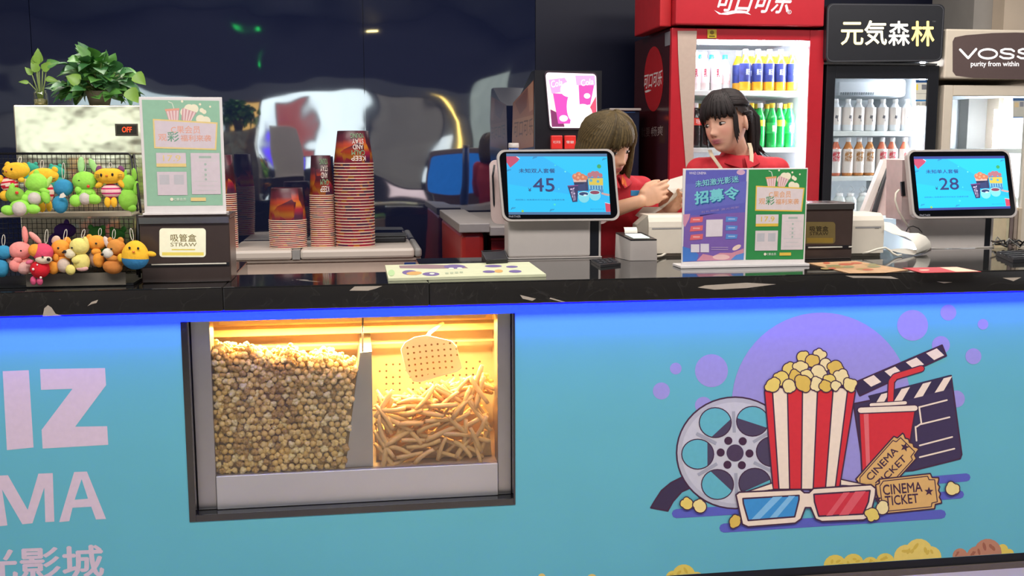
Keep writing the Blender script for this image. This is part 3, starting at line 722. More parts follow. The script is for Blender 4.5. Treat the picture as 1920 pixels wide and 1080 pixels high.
# wire rack
YR = .06
rk = thing('wire_rack', 'black two tier wire display rack full of hanging plush toys', 'rack', (P(130, 520, YR).x, YR+.1, ZT))
def grid(x0p, x1p, y0p, y1p, Y, step=8.9, r=.0009):
    m = MB(); k = int((x1p-x0p)/step)
    for i in range(k+1):
        x = x0p+(x1p-x0p)*i/k; m.tube([P(x, y0p, Y), P(x+(y1p-y0p)*.055, y1p, Y)], r, 4, caps=False)
    k = int((y1p-y0p)/step)
    for i in range(k+1):
        y = y0p+(y1p-y0p)*i/k; m.tube([P(x0p+(y-y0p)*.055, y, Y), P(x1p+(y-y0p)*.055, y, Y)], r, 4, caps=False)
    return m
obj('upper_back_grid', grid(-40, 243, 289, 398, .30), BLKM, rk)
obj('lower_back_grid', grid(-40, 250, 410, 520, .30), BLKM, rk)
def fr(p_): return MB().tube(p_, .0035, 8)
obj('frame_tube', fr([P(-40, 288, .30), P(241, 288, .30), P(246, 293, .295), P(258, 400, .26), P(256, 470, .25), P(258, 520, .25)]), BLKM, rk)
obj('frame_tube', fr([P(247, 296, .30), P(251, 290, .27), P(264, 398, .12)]), BLKM, rk)
m = MB()
for i in range(9):
    t = i/8; m.tube([P(247+(i*2.0), 292+i*13, .30-t*.12), P(258, 300+i*12.3, .28)], .0009, 4, caps=False)
obj('side_grid', m, BLKM, rk)
q0, q1 = P(-40, 403, YR+.03), P(246, 400, YR+.03)
obj('shelf_strip', MB().box(q0.x, q1.x, YR+.03, YR+.034, q0.z-.008, q0.z+.003).box(q0.x, q1.x, YR+.034, .29, q0.z-.008, q0.z-.004), mat('clear_price_strip', '#b7ab98', .35), rk)
obj('side_post', MB().tube([P(258, 402, YR+.04), P(262, 520, YR+.04)], .004, 8), BLKM, rk)
q0, q1 = P(48, 513, YR-.02), P(236, 533, YR-.02)
obj('base_strip', MB().box(q0.x, q1.x, YR-.02, YR-.016, ZT+.004, ZT+.040), mat('grey_price_strip', '#6d665a', .45), rk)
obj('base_tray', MB().box(P(-40, 530, YR).x, q1.x+.02, YR-.015, .29, ZT+.001, ZT+.008), BLKM, rk)

# plush toys, every one from pixel-measured ovals at its own depth
def fur(c): return mat('plush_'+c.strip('#'), c, .9, spec=.15, vary=.05, scale=90, bump=.5)
GRPT = 'plush toys on the wire rack'
class Toy:
    def __init__(s, kind, label, px, py, Y, group=GRPT):
        s.Y = Y; s.k = 1/ppm(px, py, Y); q = P(px, py, Y); s.t = thing(kind, label, 'plush toy', q, group)
    def e(s, part, px, py, rx, ry, col, dy=0., rd=None, ang=0., fn=None, ms=None):
        q = P(px, py, s.Y); q.y += dy; k = s.k; rd = (min(rx, ry)*k*.85) if rd is None else rd*k
        R = MX.Rotation(rad(-ang), 3, 'Y'); b = MB().ell(q, (rx*k, rd, ry*k), 0, R, 20, 14, fn)
        if ms:
            n = len(b.f)
            for i in range(n): b.m[i] = ms(sum((b.v[j].z for j in b.f[i]))/len(b.f[i])-q.z, ry*k)
            return obj(part, b, [fur(c) for c in col], s.t)
        return obj(part, b, fur(col), s.t)
    def dot(s, part, px, py, r, dy, col='#1c1410', ry=None):
        q = P(px, py, s.Y); q.y += dy; k = s.k
        return obj(part, MB().ell(q, (r*k, r*k*.6, (ry or r)*k), nu=10, nv=8), mat('toy_eye_'+col.strip('#'), col, .25, vary=0), s.t)
    def loop(s, px, py, px2, py2):
        a = P(px, py, s.Y); b = P(px2, py2, s.Y+.01); m = (a+b)/2; d = V((.004, 0, 0))
        obj('hanging_loop', MB().tube([m+(b-a)*(.5*math.cos(u))+d*math.sin(u) for u in [i*math.pi/7 for i in range(14)]], .0009, 5, closed=True), mat('white_cord', '#d8d0c0', .7), s.t)
def hk(p, q): return V((q.x*(1-.18*p.z), q.y, q.z))          # a little pear-shaped
YEL, LIM, WHT, PNK, ORG, BLU = '#efb836', '#9adb55', '#cbc0b6', '#ee928a', '#ec9c3e', '#3a8cb2'
STR = ['#c8263a', '#e9c9b8']
def stripes(n): return lambda z, r: int((z/r+1)*n/2) % 2
T = Toy('plush_cat', 'yellow plush cat in red striped shirt at far left of upper shelf', 20, 340, .05)
T.e('head', 30, 320, 25, 15.5, YEL, ang=4, rd=14); T.e('torso', 17, 346, 16, 15, STR, .004, 10, 8, ms=stripes(7))
T.e('arm', 41, 337, 6, 5, YEL, -.006); T.e('arm', 1, 336, 6, 8, YEL); T.e('leg', 10, 367, 10, 10, YEL); T.e('leg', 22, 362, 6, 8, YEL, .006)
T.e('ear', 47, 311, 5, 7, YEL, ang=35); T.e('ear', 14, 309, 5, 6, YEL, ang=-25)
T.dot('eye', 26, 317.5, 2.4, -.019, ry=3); T.dot('eye', 9, 321, 1.6, -.016, ry=3); T.dot('nose', 15.5, 321, 2, -.020, '#c8643c', 1.1); T.loop(36, 306, 38, 294)
T = Toy('plush_cat', 'yellow plush cat mostly hidden behind the upright lime rabbit, upper shelf', 82, 335, .13)
T.e('head', 82, 330, 27, 15, YEL, rd=14); T.e('leg', 79, 388, 6.5, 10, YEL); T.e('leg', 92, 386, 5.5, 11, YEL); T.e('torso', 86, 360, 14, 20, STR, .004, 10, ms=stripes(7)); T.loop(78, 317, 79, 300)
T.e('ear', 103, 318, 5, 6, YEL, ang=35)
for a, b in (((94, 336), (104, 334)), ((94, 339), (105, 340))): obj('whisker', MB().tube([P(*a, .11), P(*b, .115)], .0009, 5), mat('toy_eye_1c1410'), T.t)
T = Toy('plush_rabbit', 'lime plush rabbit sitting crooked second from the left on upper shelf', 66, 355, .05)
T.e('head', 69, 342, 20, 18, LIM, fn=hk); T.e('torso', 65, 368, 20, 16, LIM, .004); T.e('belly', 67, 372, 12, 12, WHT, -.012); T.e('leg', 49, 372, 12, 8, LIM, -.010, ang=-15); T.e('leg', 87, 368, 8, 14, LIM, -.008, ang=12); T.e('arm', 84, 357, 11, 5, LIM, -.01, ang=-20)
T.e('ear', 68, 328, 6, 10, LIM, ang=-8); T.e('ear', 90, 343, 5, 14, '#b4dc70', ang=-30); T.e('ear', 50, 344, 6, 10, '#e6cf9a', ang=25, dy=.004)
T = Toy('plush_rabbit', 'lime plush rabbit with white belly sagging lowest on the upper shelf', 38, 385, .035)
T.e('head', 27, 366, 17, 15, '#86b848', .006); T.e('torso', 38, 389, 19, 15, LIM); T.e('belly', 39, 391, 13, 13.5, WHT, -.012); T.e('leg', 17, 394, 13, 9.5, LIM, -.008, ang=-8); T.e('leg', 63, 392, 13, 9, LIM, -.004, ang=-4); T.dot('nose', 35, 361, 3.2, -.016, '#d8402c')
T.e('ear', 22, 352, 5, 9, LIM, ang=-20)
T = Toy('plush_bird', 'round blue plush toy with white tag in the middle of the upper shelf', 117, 365, .05)
T.e('head', 119, 352, 18, 16, BLU); T.e('body', 113, 383, 14, 17, BLU); T.loop(119, 336, 119, 305)
q = P(118, 366, .025); obj('tag', MB().prism([P(111, 371, .025), P(113, 364, .026), P(119, 361, .026), P(124, 368, .025), P(118, 371, .025)], [P(111, 371, .027), P(113, 364, .028), P(119, 361, .028), P(124, 368, .027), P(118, 371, .027)]), mat('white_cord'), T.t)
T = Toy('plush_rabbit', 'bright lime plush rabbit with tall upright ears and red nose', 160, 355, .05)
T.e('head', 158.5, 339, 22, 17.5, LIM, rd=16); T.e('torso', 161, 366, 18, 17, LIM, .004); T.e('belly', 162, 372, 11, 11.5, WHT, -.013)
T.e('ear', 152, 309, 6.5, 15, '#a8d890', ang=-4, rd=4); T.e('ear', 175, 311, 6, 15, '#a4d884', ang=24, rd=4)
T.e('leg', 144, 376, 11, 11.5, LIM, -.012); T.e('leg', 178, 373, 13, 9.5, LIM, -.012, ang=-12); T.e('arm', 149, 356, 6.5, 7, LIM, -.012); T.e('arm', 168, 361, 7, 6, LIM, -.012)
T.dot('eye', 152, 338, 1.8, -.023, ry=1); T.dot('nose', 169, 349, 3, -.021, '#d8402c'); T.loop(158, 322, 158, 296)
T = Toy('plush_cat', 'yellow plush cat in pink striped dress at right end of upper shelf', 206, 345, .045)
T.e('head', 205, 329, 27.5, 16, YEL, rd=15, fn=lambda p, q: V((q.x, q.y, q.z*(1-.18*(1-abs(p.x)) if p.z > 0 else 1)))); T.e('dress', 208, 358, 18.5, 13.5, ['#c22a6a', '#ecc0bc'], .002, 10, ms=stripes(7))
T.e('arm', 187, 346, 9, 5, YEL, -.004, ang=35); T.e('arm', 227, 343, 5, 10, YEL, -.006, ang=30); T.e('leg', 202, 379, 6, 10, YEL, -.002); T.e('leg', 214, 379, 6, 10, YEL, -.002)
T.e('ear', 184, 317, 5, 7, '#7c4a70', .004, ang=-35); T.e('ear', 227, 317, 5, 7, '#7c4a70', .004, ang=35)
T.dot('eye', 193, 328, 2.2, -.0215, ry=3.2); T.dot('eye', 214, 327, 2.2, -.0215, ry=3.2); T.dot('nose', 203.5, 329, 2.6, -.0245, '#e0702c', 1.2); T.loop(207, 314, 207, 305)
for x0, x1 in ((179, 186), (221, 229)):
    for j in range(3): obj('whisker', MB().tube([P(x0, 327+j*3.2, .026), P(x1, 327.5+j*2.6, .024)], .0007, 5), mat('toy_eye_1c1410'), T.t)
T = Toy('plush_rabbit', 'lime plush rabbit inside the rack behind the right wire side', 242, 360, .20)
T.e('head', 240, 343, 14, 15, LIM); T.e('body', 240, 374, 17, 21, LIM); T.e('ear', 252, 327, 4.5, 12, LIM, ang=5); T.e('leg', 249, 390, 8, 7, LIM, -.01); T.e('arm', 256, 352, 5, 13, LIM, -.005, ang=-8); T.e('ear', 234, 327, 4, 9, LIM, ang=-15)
T = Toy('plush_frog', 'teal plush toy at the back of upper shelf right of hidden cat', 102, 323, .23)
T.e('head', 104, 322, 16, 12, '#3fa58c'); T.e('body', 108, 345, 13, 15, '#3fa58c'); T.e('ear', 96, 311, 4, 4, '#3fa58c'); T.e('ear', 112, 311, 4, 4, '#3fa58c')
T = Toy('plush_frog', 'teal plush toy at the back of upper shelf behind leftmost cat', 60, 318, .23)
T.e('head', 60, 315, 12, 9, '#3fa58c'); T.e('body', 58, 340, 12, 17, '#3fa58c'); T.e('ear', 54, 307, 3.5, 3.5, '#3fa58c'); T.e('ear', 67, 307, 3.5, 3.5, '#3fa58c')
# lower row
T = Toy('plush_bird', 'blue plush toy cut off at the left edge of the lower row', 5, 490, .03)
T.e('head', 7, 473, 15, 13, BLU); T.e('body', 3, 503, 13, 17, BLU); T.loop(6, 461, 7, 440)
T = Toy('plush_rabbit', 'pink plush rabbit with two long ears in the lower row', 40, 485, .035)
T.e('head', 38, 470, 20.5, 17, PNK, rd=16); T.e('torso', 46, 498, 17, 15, '#e8948a', .004); T.e('belly', 48, 502, 13, 12, '#dcaaa2', -.010); T.e('leg', 31, 497, 10.5, 12, PNK, -.012, ang=12); T.e('arm', 36, 487, 8, 6, PNK, -.014); T.e('arm', 58, 492, 8, 5, PNK, -.006, ang=25)
T.e('ear', 47, 440, 5.5, 16, PNK, ang=3, rd=4); T.e('ear', 66, 446, 5.5, 15, '#e8a096', ang=42, rd=4); T.e('ear', 17, 490, 6, 8, '#dcb0a8', .006, ang=35)
T.dot('eye', 44, 468.7, 1.7, -.023); T.dot('nose', 25.5, 484.5, 2.8, -.017, '#5a2a20')
T = Toy('plush_bear', 'pink and orange plush dog with red spotted body hanging lowest', 76, 495, .005)
T.e('head', 80, 473, 19, 17, '#e0506c', rd=15); T.e('cheek', 67, 469, 12, 12, ORG, -.006, rd=11); T.e('muzzle', 84, 486, 15, 8, '#dccab0', -.010, rd=10); T.dot('nose', 96, 484.7, 3.6, -.026); T.dot('eye', 85, 480, 2.1, -.026, ry=1.9)
T.e('body', 75, 505, 17.5, 16.5, '#cc2430', rd=15); T.dot('spot', 67, 503, 2.4, -.024, '#f0d8d0'); T.dot('spot', 80, 519, 2.2, -.018, '#f0d8d0'); T.dot('spot', 74, 495, 1.6, -.021, '#f0d8d0'); T.e('leg', 63, 526, 5.5, 8.5, '#d85a80', -.002); T.e('leg', 75, 527, 5.5, 8, '#d85a80', -.002); T.e('arm', 56, 491, 7, 4, '#e0708c', -.004, ang=20); T.loop(86, 457, 88, 430)
T = Toy('plush_fox', 'orange plush bear with pale belly left of the pale yellow dog', 112, 480, .035)
T.e('head', 114, 465, 17, 16, ORG); T.e('torso', 116, 494, 16, 17, ORG, .004); T.e('belly', 122, 497, 12, 13.5, '#c8b4a4', -.012); T.e('leg', 102, 501, 10.5, 12.5, ORG, -.012); T.e('arm', 107, 482, 6, 7, ORG, -.014)
T.e('ear', 105, 451, 8, 9.5, '#d8b49a', ang=-25, rd=4); T.e('ear', 126, 452, 6, 8, ORG, .006, ang=25, rd=4); T.dot('eye', 113, 463.8, 2, -.0215); T.dot('nose', 122, 472, 2, -.021); T.loop(121, 452, 124, 430)
T = Toy('plush_dog', 'pale yellow plush dog with black nose between two orange toys', 152, 478, .025)
T.e('head', 149, 462, 18, 16, '#e4d67c', rd=15); T.e('snout', 133, 475, 10, 9, '#e0d4b4', -.010); T.dot('nose', 125, 470.5, 3, -.020); T.dot('eye', 139, 463.4, 2, -.024); T.e('ear', 162, 455, 5, 12, '#e4d67c', -.004, ang=8)
T.e('body', 153, 491, 15, 18, '#e4d67c'); T.e('leg', 134, 505, 9, 10, '#e4d67c', -.010); T.e('arm', 146, 487, 9, 7, '#e4d67c', -.014); T.e('belly', 156, 503, 11, 5, '#d8a8a0', -.010); T.loop(154, 446, 158, 430)
T = Toy('plush_fox', 'orange plush fox with white inner ear right of the pale yellow dog', 184, 470, .045)
T.e('head', 181, 455, 18, 14, ORG); T.e('torso', 180, 485, 15, 16, '#b89684', .006); T.e('leg', 187, 486, 10.5, 15, ORG, -.010); T.e('arm', 182, 471, 9, 6, ORG, -.012); T.e('ear', 202, 455, 5.5, 13, '#dcc8bc', -.006, ang=22, rd=4); T.e('ear', 166, 447, 6, 8, ORG, .004, ang=-25, rd=4); T.dot('eye', 183.5, 455.4, 2, -.0205); T.loop(187, 442, 188, 428)
T = Toy('plush_bear', 'brown plush bear with white muzzle beside the yellow and blue toy', 214, 478, .03)
T.e('head', 218, 463, 16.5, 15, '#cf8a42'); T.e('muzzle', 204, 474, 10, 9.5, '#d8d2c4', -.012); T.dot('nose', 195, 475.5, 2.8, -.022); T.dot('eye', 212, 465.5, 2, -.022); T.e('ear', 226, 451, 6, 6.5, '#cf8a42', rd=4); T.e('ear', 205, 451, 5, 6, '#cf8a42', .008, rd=4)
T.e('arm', 211, 483, 12, 6, '#cf8a42', -.010, ang=-10); T.e('body', 218, 490, 14, 14, '#c47e3a', .006); T.e('leg', 212, 500, 18, 13.5, '#c47c3e', -.004, ang=-8); T.loop(213, 448, 214, 430)
T = Toy('plush_chick', 'egg shaped plush toy with yellow top and blue bottom, right end of lower row', 254, 480, .015)
T.e('body', 253.5, 478, 25, 27.5, [YEL, '#3a7fae'], 0, 20, -4, fn=lambda p, q: V((q.x*(1-.12*p.z), q.y, q.z)), ms=lambda z, r: 0 if z > -.26*r else 1)
T.e('arm', 227, 483, 6, 8, YEL, -.004); T.e('arm', 284, 476, 9, 5, YEL, -.002, ang=-12); T.dot('eye', 247, 463, 2.2, -.029, ry=2.6); T.dot('eye', 263, 464, 2.2, -.029, ry=2.6); T.dot('beak', 255, 470, 2.8, -.033, '#e07a2c', 1.8); T.loop(249, 451, 245, 428)
T = Toy('plush_bear', 'green plush bear behind the wire above the orange fox', 184, 438, .20)
T.e('head', 182, 436, 15, 12, '#62c060'); T.e('ear', 170, 426, 5, 5, '#62c060'); T.e('ear', 193, 427, 5, 5, '#62c060'); T.e('body', 184, 460, 13, 16, '#62c060')
T = Toy('plush_bear', 'green plush bear behind the wire above the brown bear', 222, 440, .20)
T.e('head', 220, 440, 14, 11, '#62c060'); T.e('ear', 210, 430, 4.5, 5, '#62c060'); T.e('ear', 232, 430, 5, 6, '#62c060'); T.e('body', 222, 462, 13, 16, '#62c060')
T = Toy('plush_bear', 'purple plush toy in shade behind the orange bear', 118, 436, .18)
T.e('head', 122, 432, 20, 14, '#5a4290'); T.e('body', 112, 452, 20, 18, '#5a4290'); T.e('ear', 125, 419, 5, 8, '#5a4290')

# straw boxes
def straw_box(px0, px1, pyt, pyb, Y, lab, gold, lidh):
    a, b = P(px0, pyt, Y), P(px1, pyt, Y); x0, x1, z1 = a.x, b.x, a.z
    t = thing('straw_dispenser', lab, 'straw box', ((x0+x1)/2, Y+.06, ZT), 'straw boxes on the counter')
    BR = mat('brown_lacquer', '#3f3430', .22, vary=.05)
    obj('body', MB().box(x0, x1, Y, Y+.15, ZT+.0005, z1-lidh, 0, .003), BR, t)
    obj('lid', MB().box(x0-.003, x1+.003, Y-.004, Y+.155, z1-lidh+.0005, z1, 0, .003), BR, t)
    obj('lid_lip', MB().box(x0, x1, Y-.0065, Y-.0045, z1-lidh-.012, z1-lidh+.006), CHR, t)
    return t, x0, x1, z1
YT = .09
t, x0, x1, z1 = straw_box(260, 429, 403, 530, YT, 'brown straw box with a gold label painted bright with glare under the green sign', 1, .014)
f = plane((0, YT, 0), (0, -1, 0))
pr = Print(f, .001, rough=.3); pr.rrect(299, 428, 386, 482, 6, '#fffbdc'); pr.rect(304, 473, 382, 479, '#f3df6e'); pr.text('吸管盒', (320, 439, 368, 453), '#8a7c50', .02); pr.text('STRAW', (320, 455, 369, 462), '#8a7c50', .01); pr.rect(322, 467, 366, 469, '#e3cf5a'); pr.obj('label', t, label='gold label with glare painted in')  # gold label; the pale yellow paints in glare from reflected light
q0, q1 = P(278, 491, YT), P(425, 495, YT)
obj('straw_slot', MB().box(x0+.004, x1-.004, YT-.003, YT-.0005, q1.z-.004, q1.z+.005), BLK, t)
obj('straw', MB().tube([V((x0+.03, YT-.005, q1.z+.0022)), V((x1-.012, YT-.005, q1.z+.0022))], .0022, 8), mat('white_straw', '#d8d2c2', .4), t)
Y2 = .38
t, x0, x1, z1 = straw_box(1512, 1601, 381, 488, Y2, 'brown straw box with a dull gold label beside the receipt printer', 0, .010)
f = plane((0, Y2, 0), (0, -1, 0))
pr = Print(f, .001, rough=.3); pr.rrect(1505, 416, 1566, 457, 6, '#6d5f3a'); pr.rect(1513, 446, 1562, 455, '#8a7230'); pr.text('吸管盒', (1518, 424, 1553, 434), '#241e14', .02); pr.text('STRAW', (1518, 435, 1553, 441), '#241e14', .01); pr.obj('label', t, label='dull gold label')
q0 = P(1520, 464, Y2); obj('straw_slot', MB().box(x0+.003, x1-.003, Y2-.003, Y2-.0005, q0.z-.006, q0.z+.006), BLK, t)
obj('straw', MB().tube([V((x0+.01, Y2-.005, q0.z)), V((x1-.04, Y2-.005, q0.z))], .0028, 8), mat('white_straw'), t); obj('straw', MB().tube([V((x1-.015, Y2-.005, q0.z)), V((x1-.003, Y2-.005, q0.z))], .0028, 8), mat('white_straw'), t)

# acrylic poster stands
ACR = mat('white_acrylic', '#d9d3d0', .25, vary=.02)
def poster_green(pr, Q, pale):
    """Q: TL, TR, BR, BL of the sheet; drawn in a 100 x 140 sheet space"""
    a, b, c, d = Q
    def m(u, v):
        u /= 100; v /= 140
        return ((a[0]*(1-u)+b[0]*u)*(1-v)+(d[0]*(1-u)+c[0]*u)*v, (a[1]*(1-u)+b[1]*u)*(1-v)+(d[1]*(1-u)+c[1]*u)*v)
    def poly(pts, c_): pr.poly([m(*q) for q in pts], c_)
    def rect(x0, y0, x1, y1, c_): poly([(x0, y0), (x1, y0), (x1, y1), (x0, y1)], c_)
    def txt(s_, x0, y0, x1, y1, c_, bo=0.): pr.text(s_, [m(x0, y0), m(x1, y0), m(x1, y1), m(x0, y1)], c_, bo)
    def circ(x, y, r, c_): poly([(x+r*math.cos(t), y+r*math.sin(t)) for t in [i*math.pi/7 for i in range(14)]], c_)
    gr, org, yl, wh, dk = pale
    poly([(0, 0), (100, 0), (100, 140), (0, 140)], gr)
    for x, y, r in ((52, 1.5, 1.6), (75, 5, 1.6), (88, 8, 1.4), (61, 12, 7), (67, 11, 6), (55, 16, 6), (77, 13, 3), (80, 15, 3), (75, 25, 6), (82, 27, 6)): circ(x, y, r, '#e4dcc0')
    poly([(30, 14), (48, 12), (46, 28), (34, 28)], '#cfa0a0'); poly([(52, 10), (70, 16), (62, 28), (50, 26)], '#c89a9a')
    for i in range(4): poly([(31.5+i*4.4, 14), (33.5+i*4.4, 13.8), (36+i*3, 28), (34.5+i*3, 28)], '#e0c8c4'); poly([(53.5+i*4.4, 11+i*1.4), (55.5+i*4.4, 11.6+i*1.4), (54+i*3, 27), (52.5+i*3, 27)], '#e0c8c4')
    poly([(29, 12), (48, 10.5), (48, 13), (30, 15)], org); pr.stroke([m(41, 11), m(39, 4), m(34, 2)], abs(b[0]-a[0])*.012, '#c9d6c2', dots=False)
    poly([(13, 25), (97, 29), (94, 66), (13, 64)], yl); poly([(15, 27), (95, 31), (92, 64), (15, 62)], wh)
    txt('C果会员', 36, 34, 74, 44, org, .012); txt('观', 19, 45, 30, 54, org, .012); txt('彩', 31, 42, 46, 55, dk, .015); txt('福利来袭', 48, 46, 88, 54.5, org, .012)
    rect(15, 70, 54, 87, wh); rect(15, 84, 54, 88.5, yl); txt('17.9', 24, 73, 47, 81, yl, .01)
    rect(15, 95, 54, 126, wh); rect(18, 99, 31, 112, '#b9b6ba'); rect(37, 99, 50, 112, '#b9b6ba')
    rect(60, 70, 98, 125, wh); rect(71, 74, 87, 77, '#9fb0a4')
    for i, (y, w_) in enumerate(((80, 28), (90, 10), (96, 10), (101, 10), (107, 30), (113, 22), (119, 28))): rect(79-w_/2, y, 79+w_/2, y+1.2, '#c5c0c0')
    for y in (85, 92.5, 99, 105): circ(79, y, 1.6, '#a3b3a8')
    circ(33, 131.5, 2.2, '#e6dcc8'); txt('C果会员', 36, 129.5, 52, 133.5, '#cfd8c6', .01); rect(58, 129.3, 78, 134, yl)
YP = .10
ps = thing('poster_stand', 'white framed green popcorn poster standing on the left straw box', 'sign', P(345, 396, YP), None)
a, b, c, d = [P(x, y, YP) for x, y in ((261, 181), (416, 183), (424, 392), (270, 396))]
xa, xb = (a.x+d.x)/2, (b.x+c.x)/2; za, zbm = (a.z+b.z)/2, z1*0+ P(340, 403, YT).z+.001
obj('acrylic_frame', MB().box(xa, xb, YP, YP+.006, zbm, za, 0, .001), ACR, ps); obj('foot', MB().box(xa-.002, xb+.002, YP-.02, YP+.05, zbm, zbm+.006, 0, .001), ACR, ps)
pr = Print(plane((0, YP, 0), (0, -1, 0)), .0006, rough=.3); poster_green(pr, ((266, 187), (411, 189), (418, 385), (276, 386)), ('#8fb79c', '#dba08a', '#dcc384', '#ccbfc4', '#6d9a80')); pr.obj('poster', ps)
YD = .21
ps = thing('poster_stand', 'double poster stand with violet sheet beside green sheet before the woman in apron', 'sign', (P(1390, 497, YD).x, YD, ZT))
a, b, c, d = [P(x, y, YD) for x, y in ((1282, 316), (1516, 315), (1508, 489), (1277, 495))]
xa, xb = (a.x+d.x)/2, (b.x+c.x)/2; za = (a.z+b.z)/2
obj('acrylic_frame', MB().box(xa, xb, YD, YD+.006, ZT+.008, za, 0, .001), ACR, ps)
obj('foot', MB().box(xa-.012, xb+.004, YD-.03, YD+.06, ZT+.0005, ZT+.009, 0, .0015), ACR, ps)
f = plane((0, YD, 0), (0, -1, 0))
pr = Print(f, .0006, rough=.3); poster_green(pr, ((1404, 318), (1513, 317), (1506, 486), (1398, 487)), ('#35864a', '#d79a68', '#d9b64c', '#d3c6c6', '#3c8a55')); pr.obj('green_poster', ps)
pr = Print(f, .0006, rough=.3)
pr.poly([(1286, 319), (1400, 318), (1394, 487), (1280, 491)], '#5f5fae')
pr.poly([(1284, 405), (1397, 398), (1394, 487), (1280, 491)], '#7a5ea4'); pr.poly([(1286, 345), (1400, 340), (1398, 380), (1284, 396)], '#6568b4')
pr.poly([(1281, 402), (1294, 401), (1292, 410), (1284, 426), (1281, 420)], '#c98ca4'); pr.ell(1389, 323, 8, 5, '#c7a0b8')
pr.poly([(1280, 462), (1300, 468), (1310, 478), (1306, 489), (1280, 491)], '#4a78c0'); pr.poly([(1306, 489), (1318, 476), (1338, 480), (1350, 474), (1372, 474), (1394, 466), (1394, 487)], '#c98a9a'); pr.ell(1352, 482, 16, 5, '#e0b8b4'); pr.poly([(1370, 487), (1380, 478), (1395, 474), (1394, 487)], '#5a86c4'); pr.ell(1381, 464, 9, 4, '#e4c8b8', -.5)
pr.text('WHIZ CINEMA', (1292, 322, 1324, 327), '#cfc8da', .02); pr.text('未知激光影迷', [(1304, 340), (1385, 330), (1386, 342), (1305, 352)], '#2f4a80', .035); pr.text('未知激光影迷', [(1303, 339), (1384, 329), (1385, 341), (1304, 351)], '#7fc4c8', .02)
pr.text('招募令', [(1304, 361), (1386, 350), (1387, 374), (1305, 385)], '#2f5a90', .06); pr.text('招募令', [(1302, 360), (1384, 349), (1385, 372), (1303, 383)], '#74c2c8', .045)
pr.text('有礼相送 激光观影', [(1314, 396), (1386, 386), (1386, 390), (1314, 400)], '#a08ac0', 0)
for i in range(3):
    y = 407+i*16.2; pr.poly([(1295, y+1), (1318, y-1), (1317, y+9), (1293, y+11)], '#d8686c'); pr.poly([(1361, y-1), (1383, y), (1381, y+8), (1360, y+9)], '#5a86c8')
    pr.rect(1299, y+3.5, 1312, y+6, '#e8a4a0'); pr.rect(1365, y+2.5, 1378, y+4.8, '#9ab8dc')
pr.poly([(1324, 412), (1355, 411), (1354, 443), (1323, 444)], '#d8cdd2')
pr.rect(1295, 458, 1311, 473, '#d6ccd4'); pr.rect(1313, 457, 1329, 473, '#d6ccd4')
for i in range(2): pr.rect(1333, 463+i*4, 1365, 464.5+i*4, '#a890bc')
pr.poly([(1312, 403), (1345, 399), (1312, 405)], '#3c3470')
pr.obj('violet_poster', ps)
# ------------------------------------------------------------------ white back cabinet with the cup stacks
YC = 1.98
x0, x1 = P(428, 470, 1.82).x, P(791, 470, 1.82).x
zl = (P(500, 465, 1.82).z+P(700, 471, 1.82).z)/2; zm = P(600, 487, 1.82).z
WPL = mat('white_laminate', '#c9bdb2', .35, vary=.03, scale=5)
bc = thing('back_cabinet', 'low white back cabinet carrying the stacks of paper cups', 'cabinet', ((x0+x1)/2, 2.05, 0))
seam = P(555, 470, 1.82).x
obj('body', MB().box(x0+.005, x1-.01, 1.84, 2.34, .0, zm-.012, 0, .004), mat('white_laminate_body', '#c8b3a4', .35, vary=.03), bc)
obj('lid', MB().box(x0, seam-.018, 1.815, 2.35, zm+.002, zl, 0, .012), WPL, bc); obj('lid', MB().box(seam+.018, x1-.035, 1.815, 2.35, zm+.002, zl, 0, .012), WPL, bc)
obj('seam_cover', MB().box(seam-.0175, seam+.0175, 1.82, 2.345, zm+.003, zl-.002), mat('grey_plastic'), bc)
obj('end_cap', MB().box(x1-.034, x1, 1.815, 2.35, zm+.002, zl, 0, .014, seg=3), mat('grey_plastic'), bc)
obj('edge_strip', MB().box(x0, x1-.005, 1.83, 2.34, zm-.0115, zm+.0015), mat('edge_grey', '#a8988c', .4), bc)
q = P(770, 495, 1.84); obj('blue_sticker', MB().box(q.x-.03, q.x+.03, 1.8385, 1.8398, q.z-.006, q.z+.008), mat('blue_sticker', '#2f4f9a', .5), bc)
tr = P(730, 428, 2.2); t = thing('black_tray', 'black plastic tray at the right rear of the white cabinet', 'tray', (tr.x, 2.2, zl))
obj('base', MB().box(tr.x-.10, tr.x+.08, 2.12, 2.3, zl+.0005, zl+.03, 0, .008), BLK, t); obj('rim', MB().box(tr.x-.105, tr.x+.085, 2.115, 2.305, zl+.0302, zl+.036, 0, .002), BLK, t)

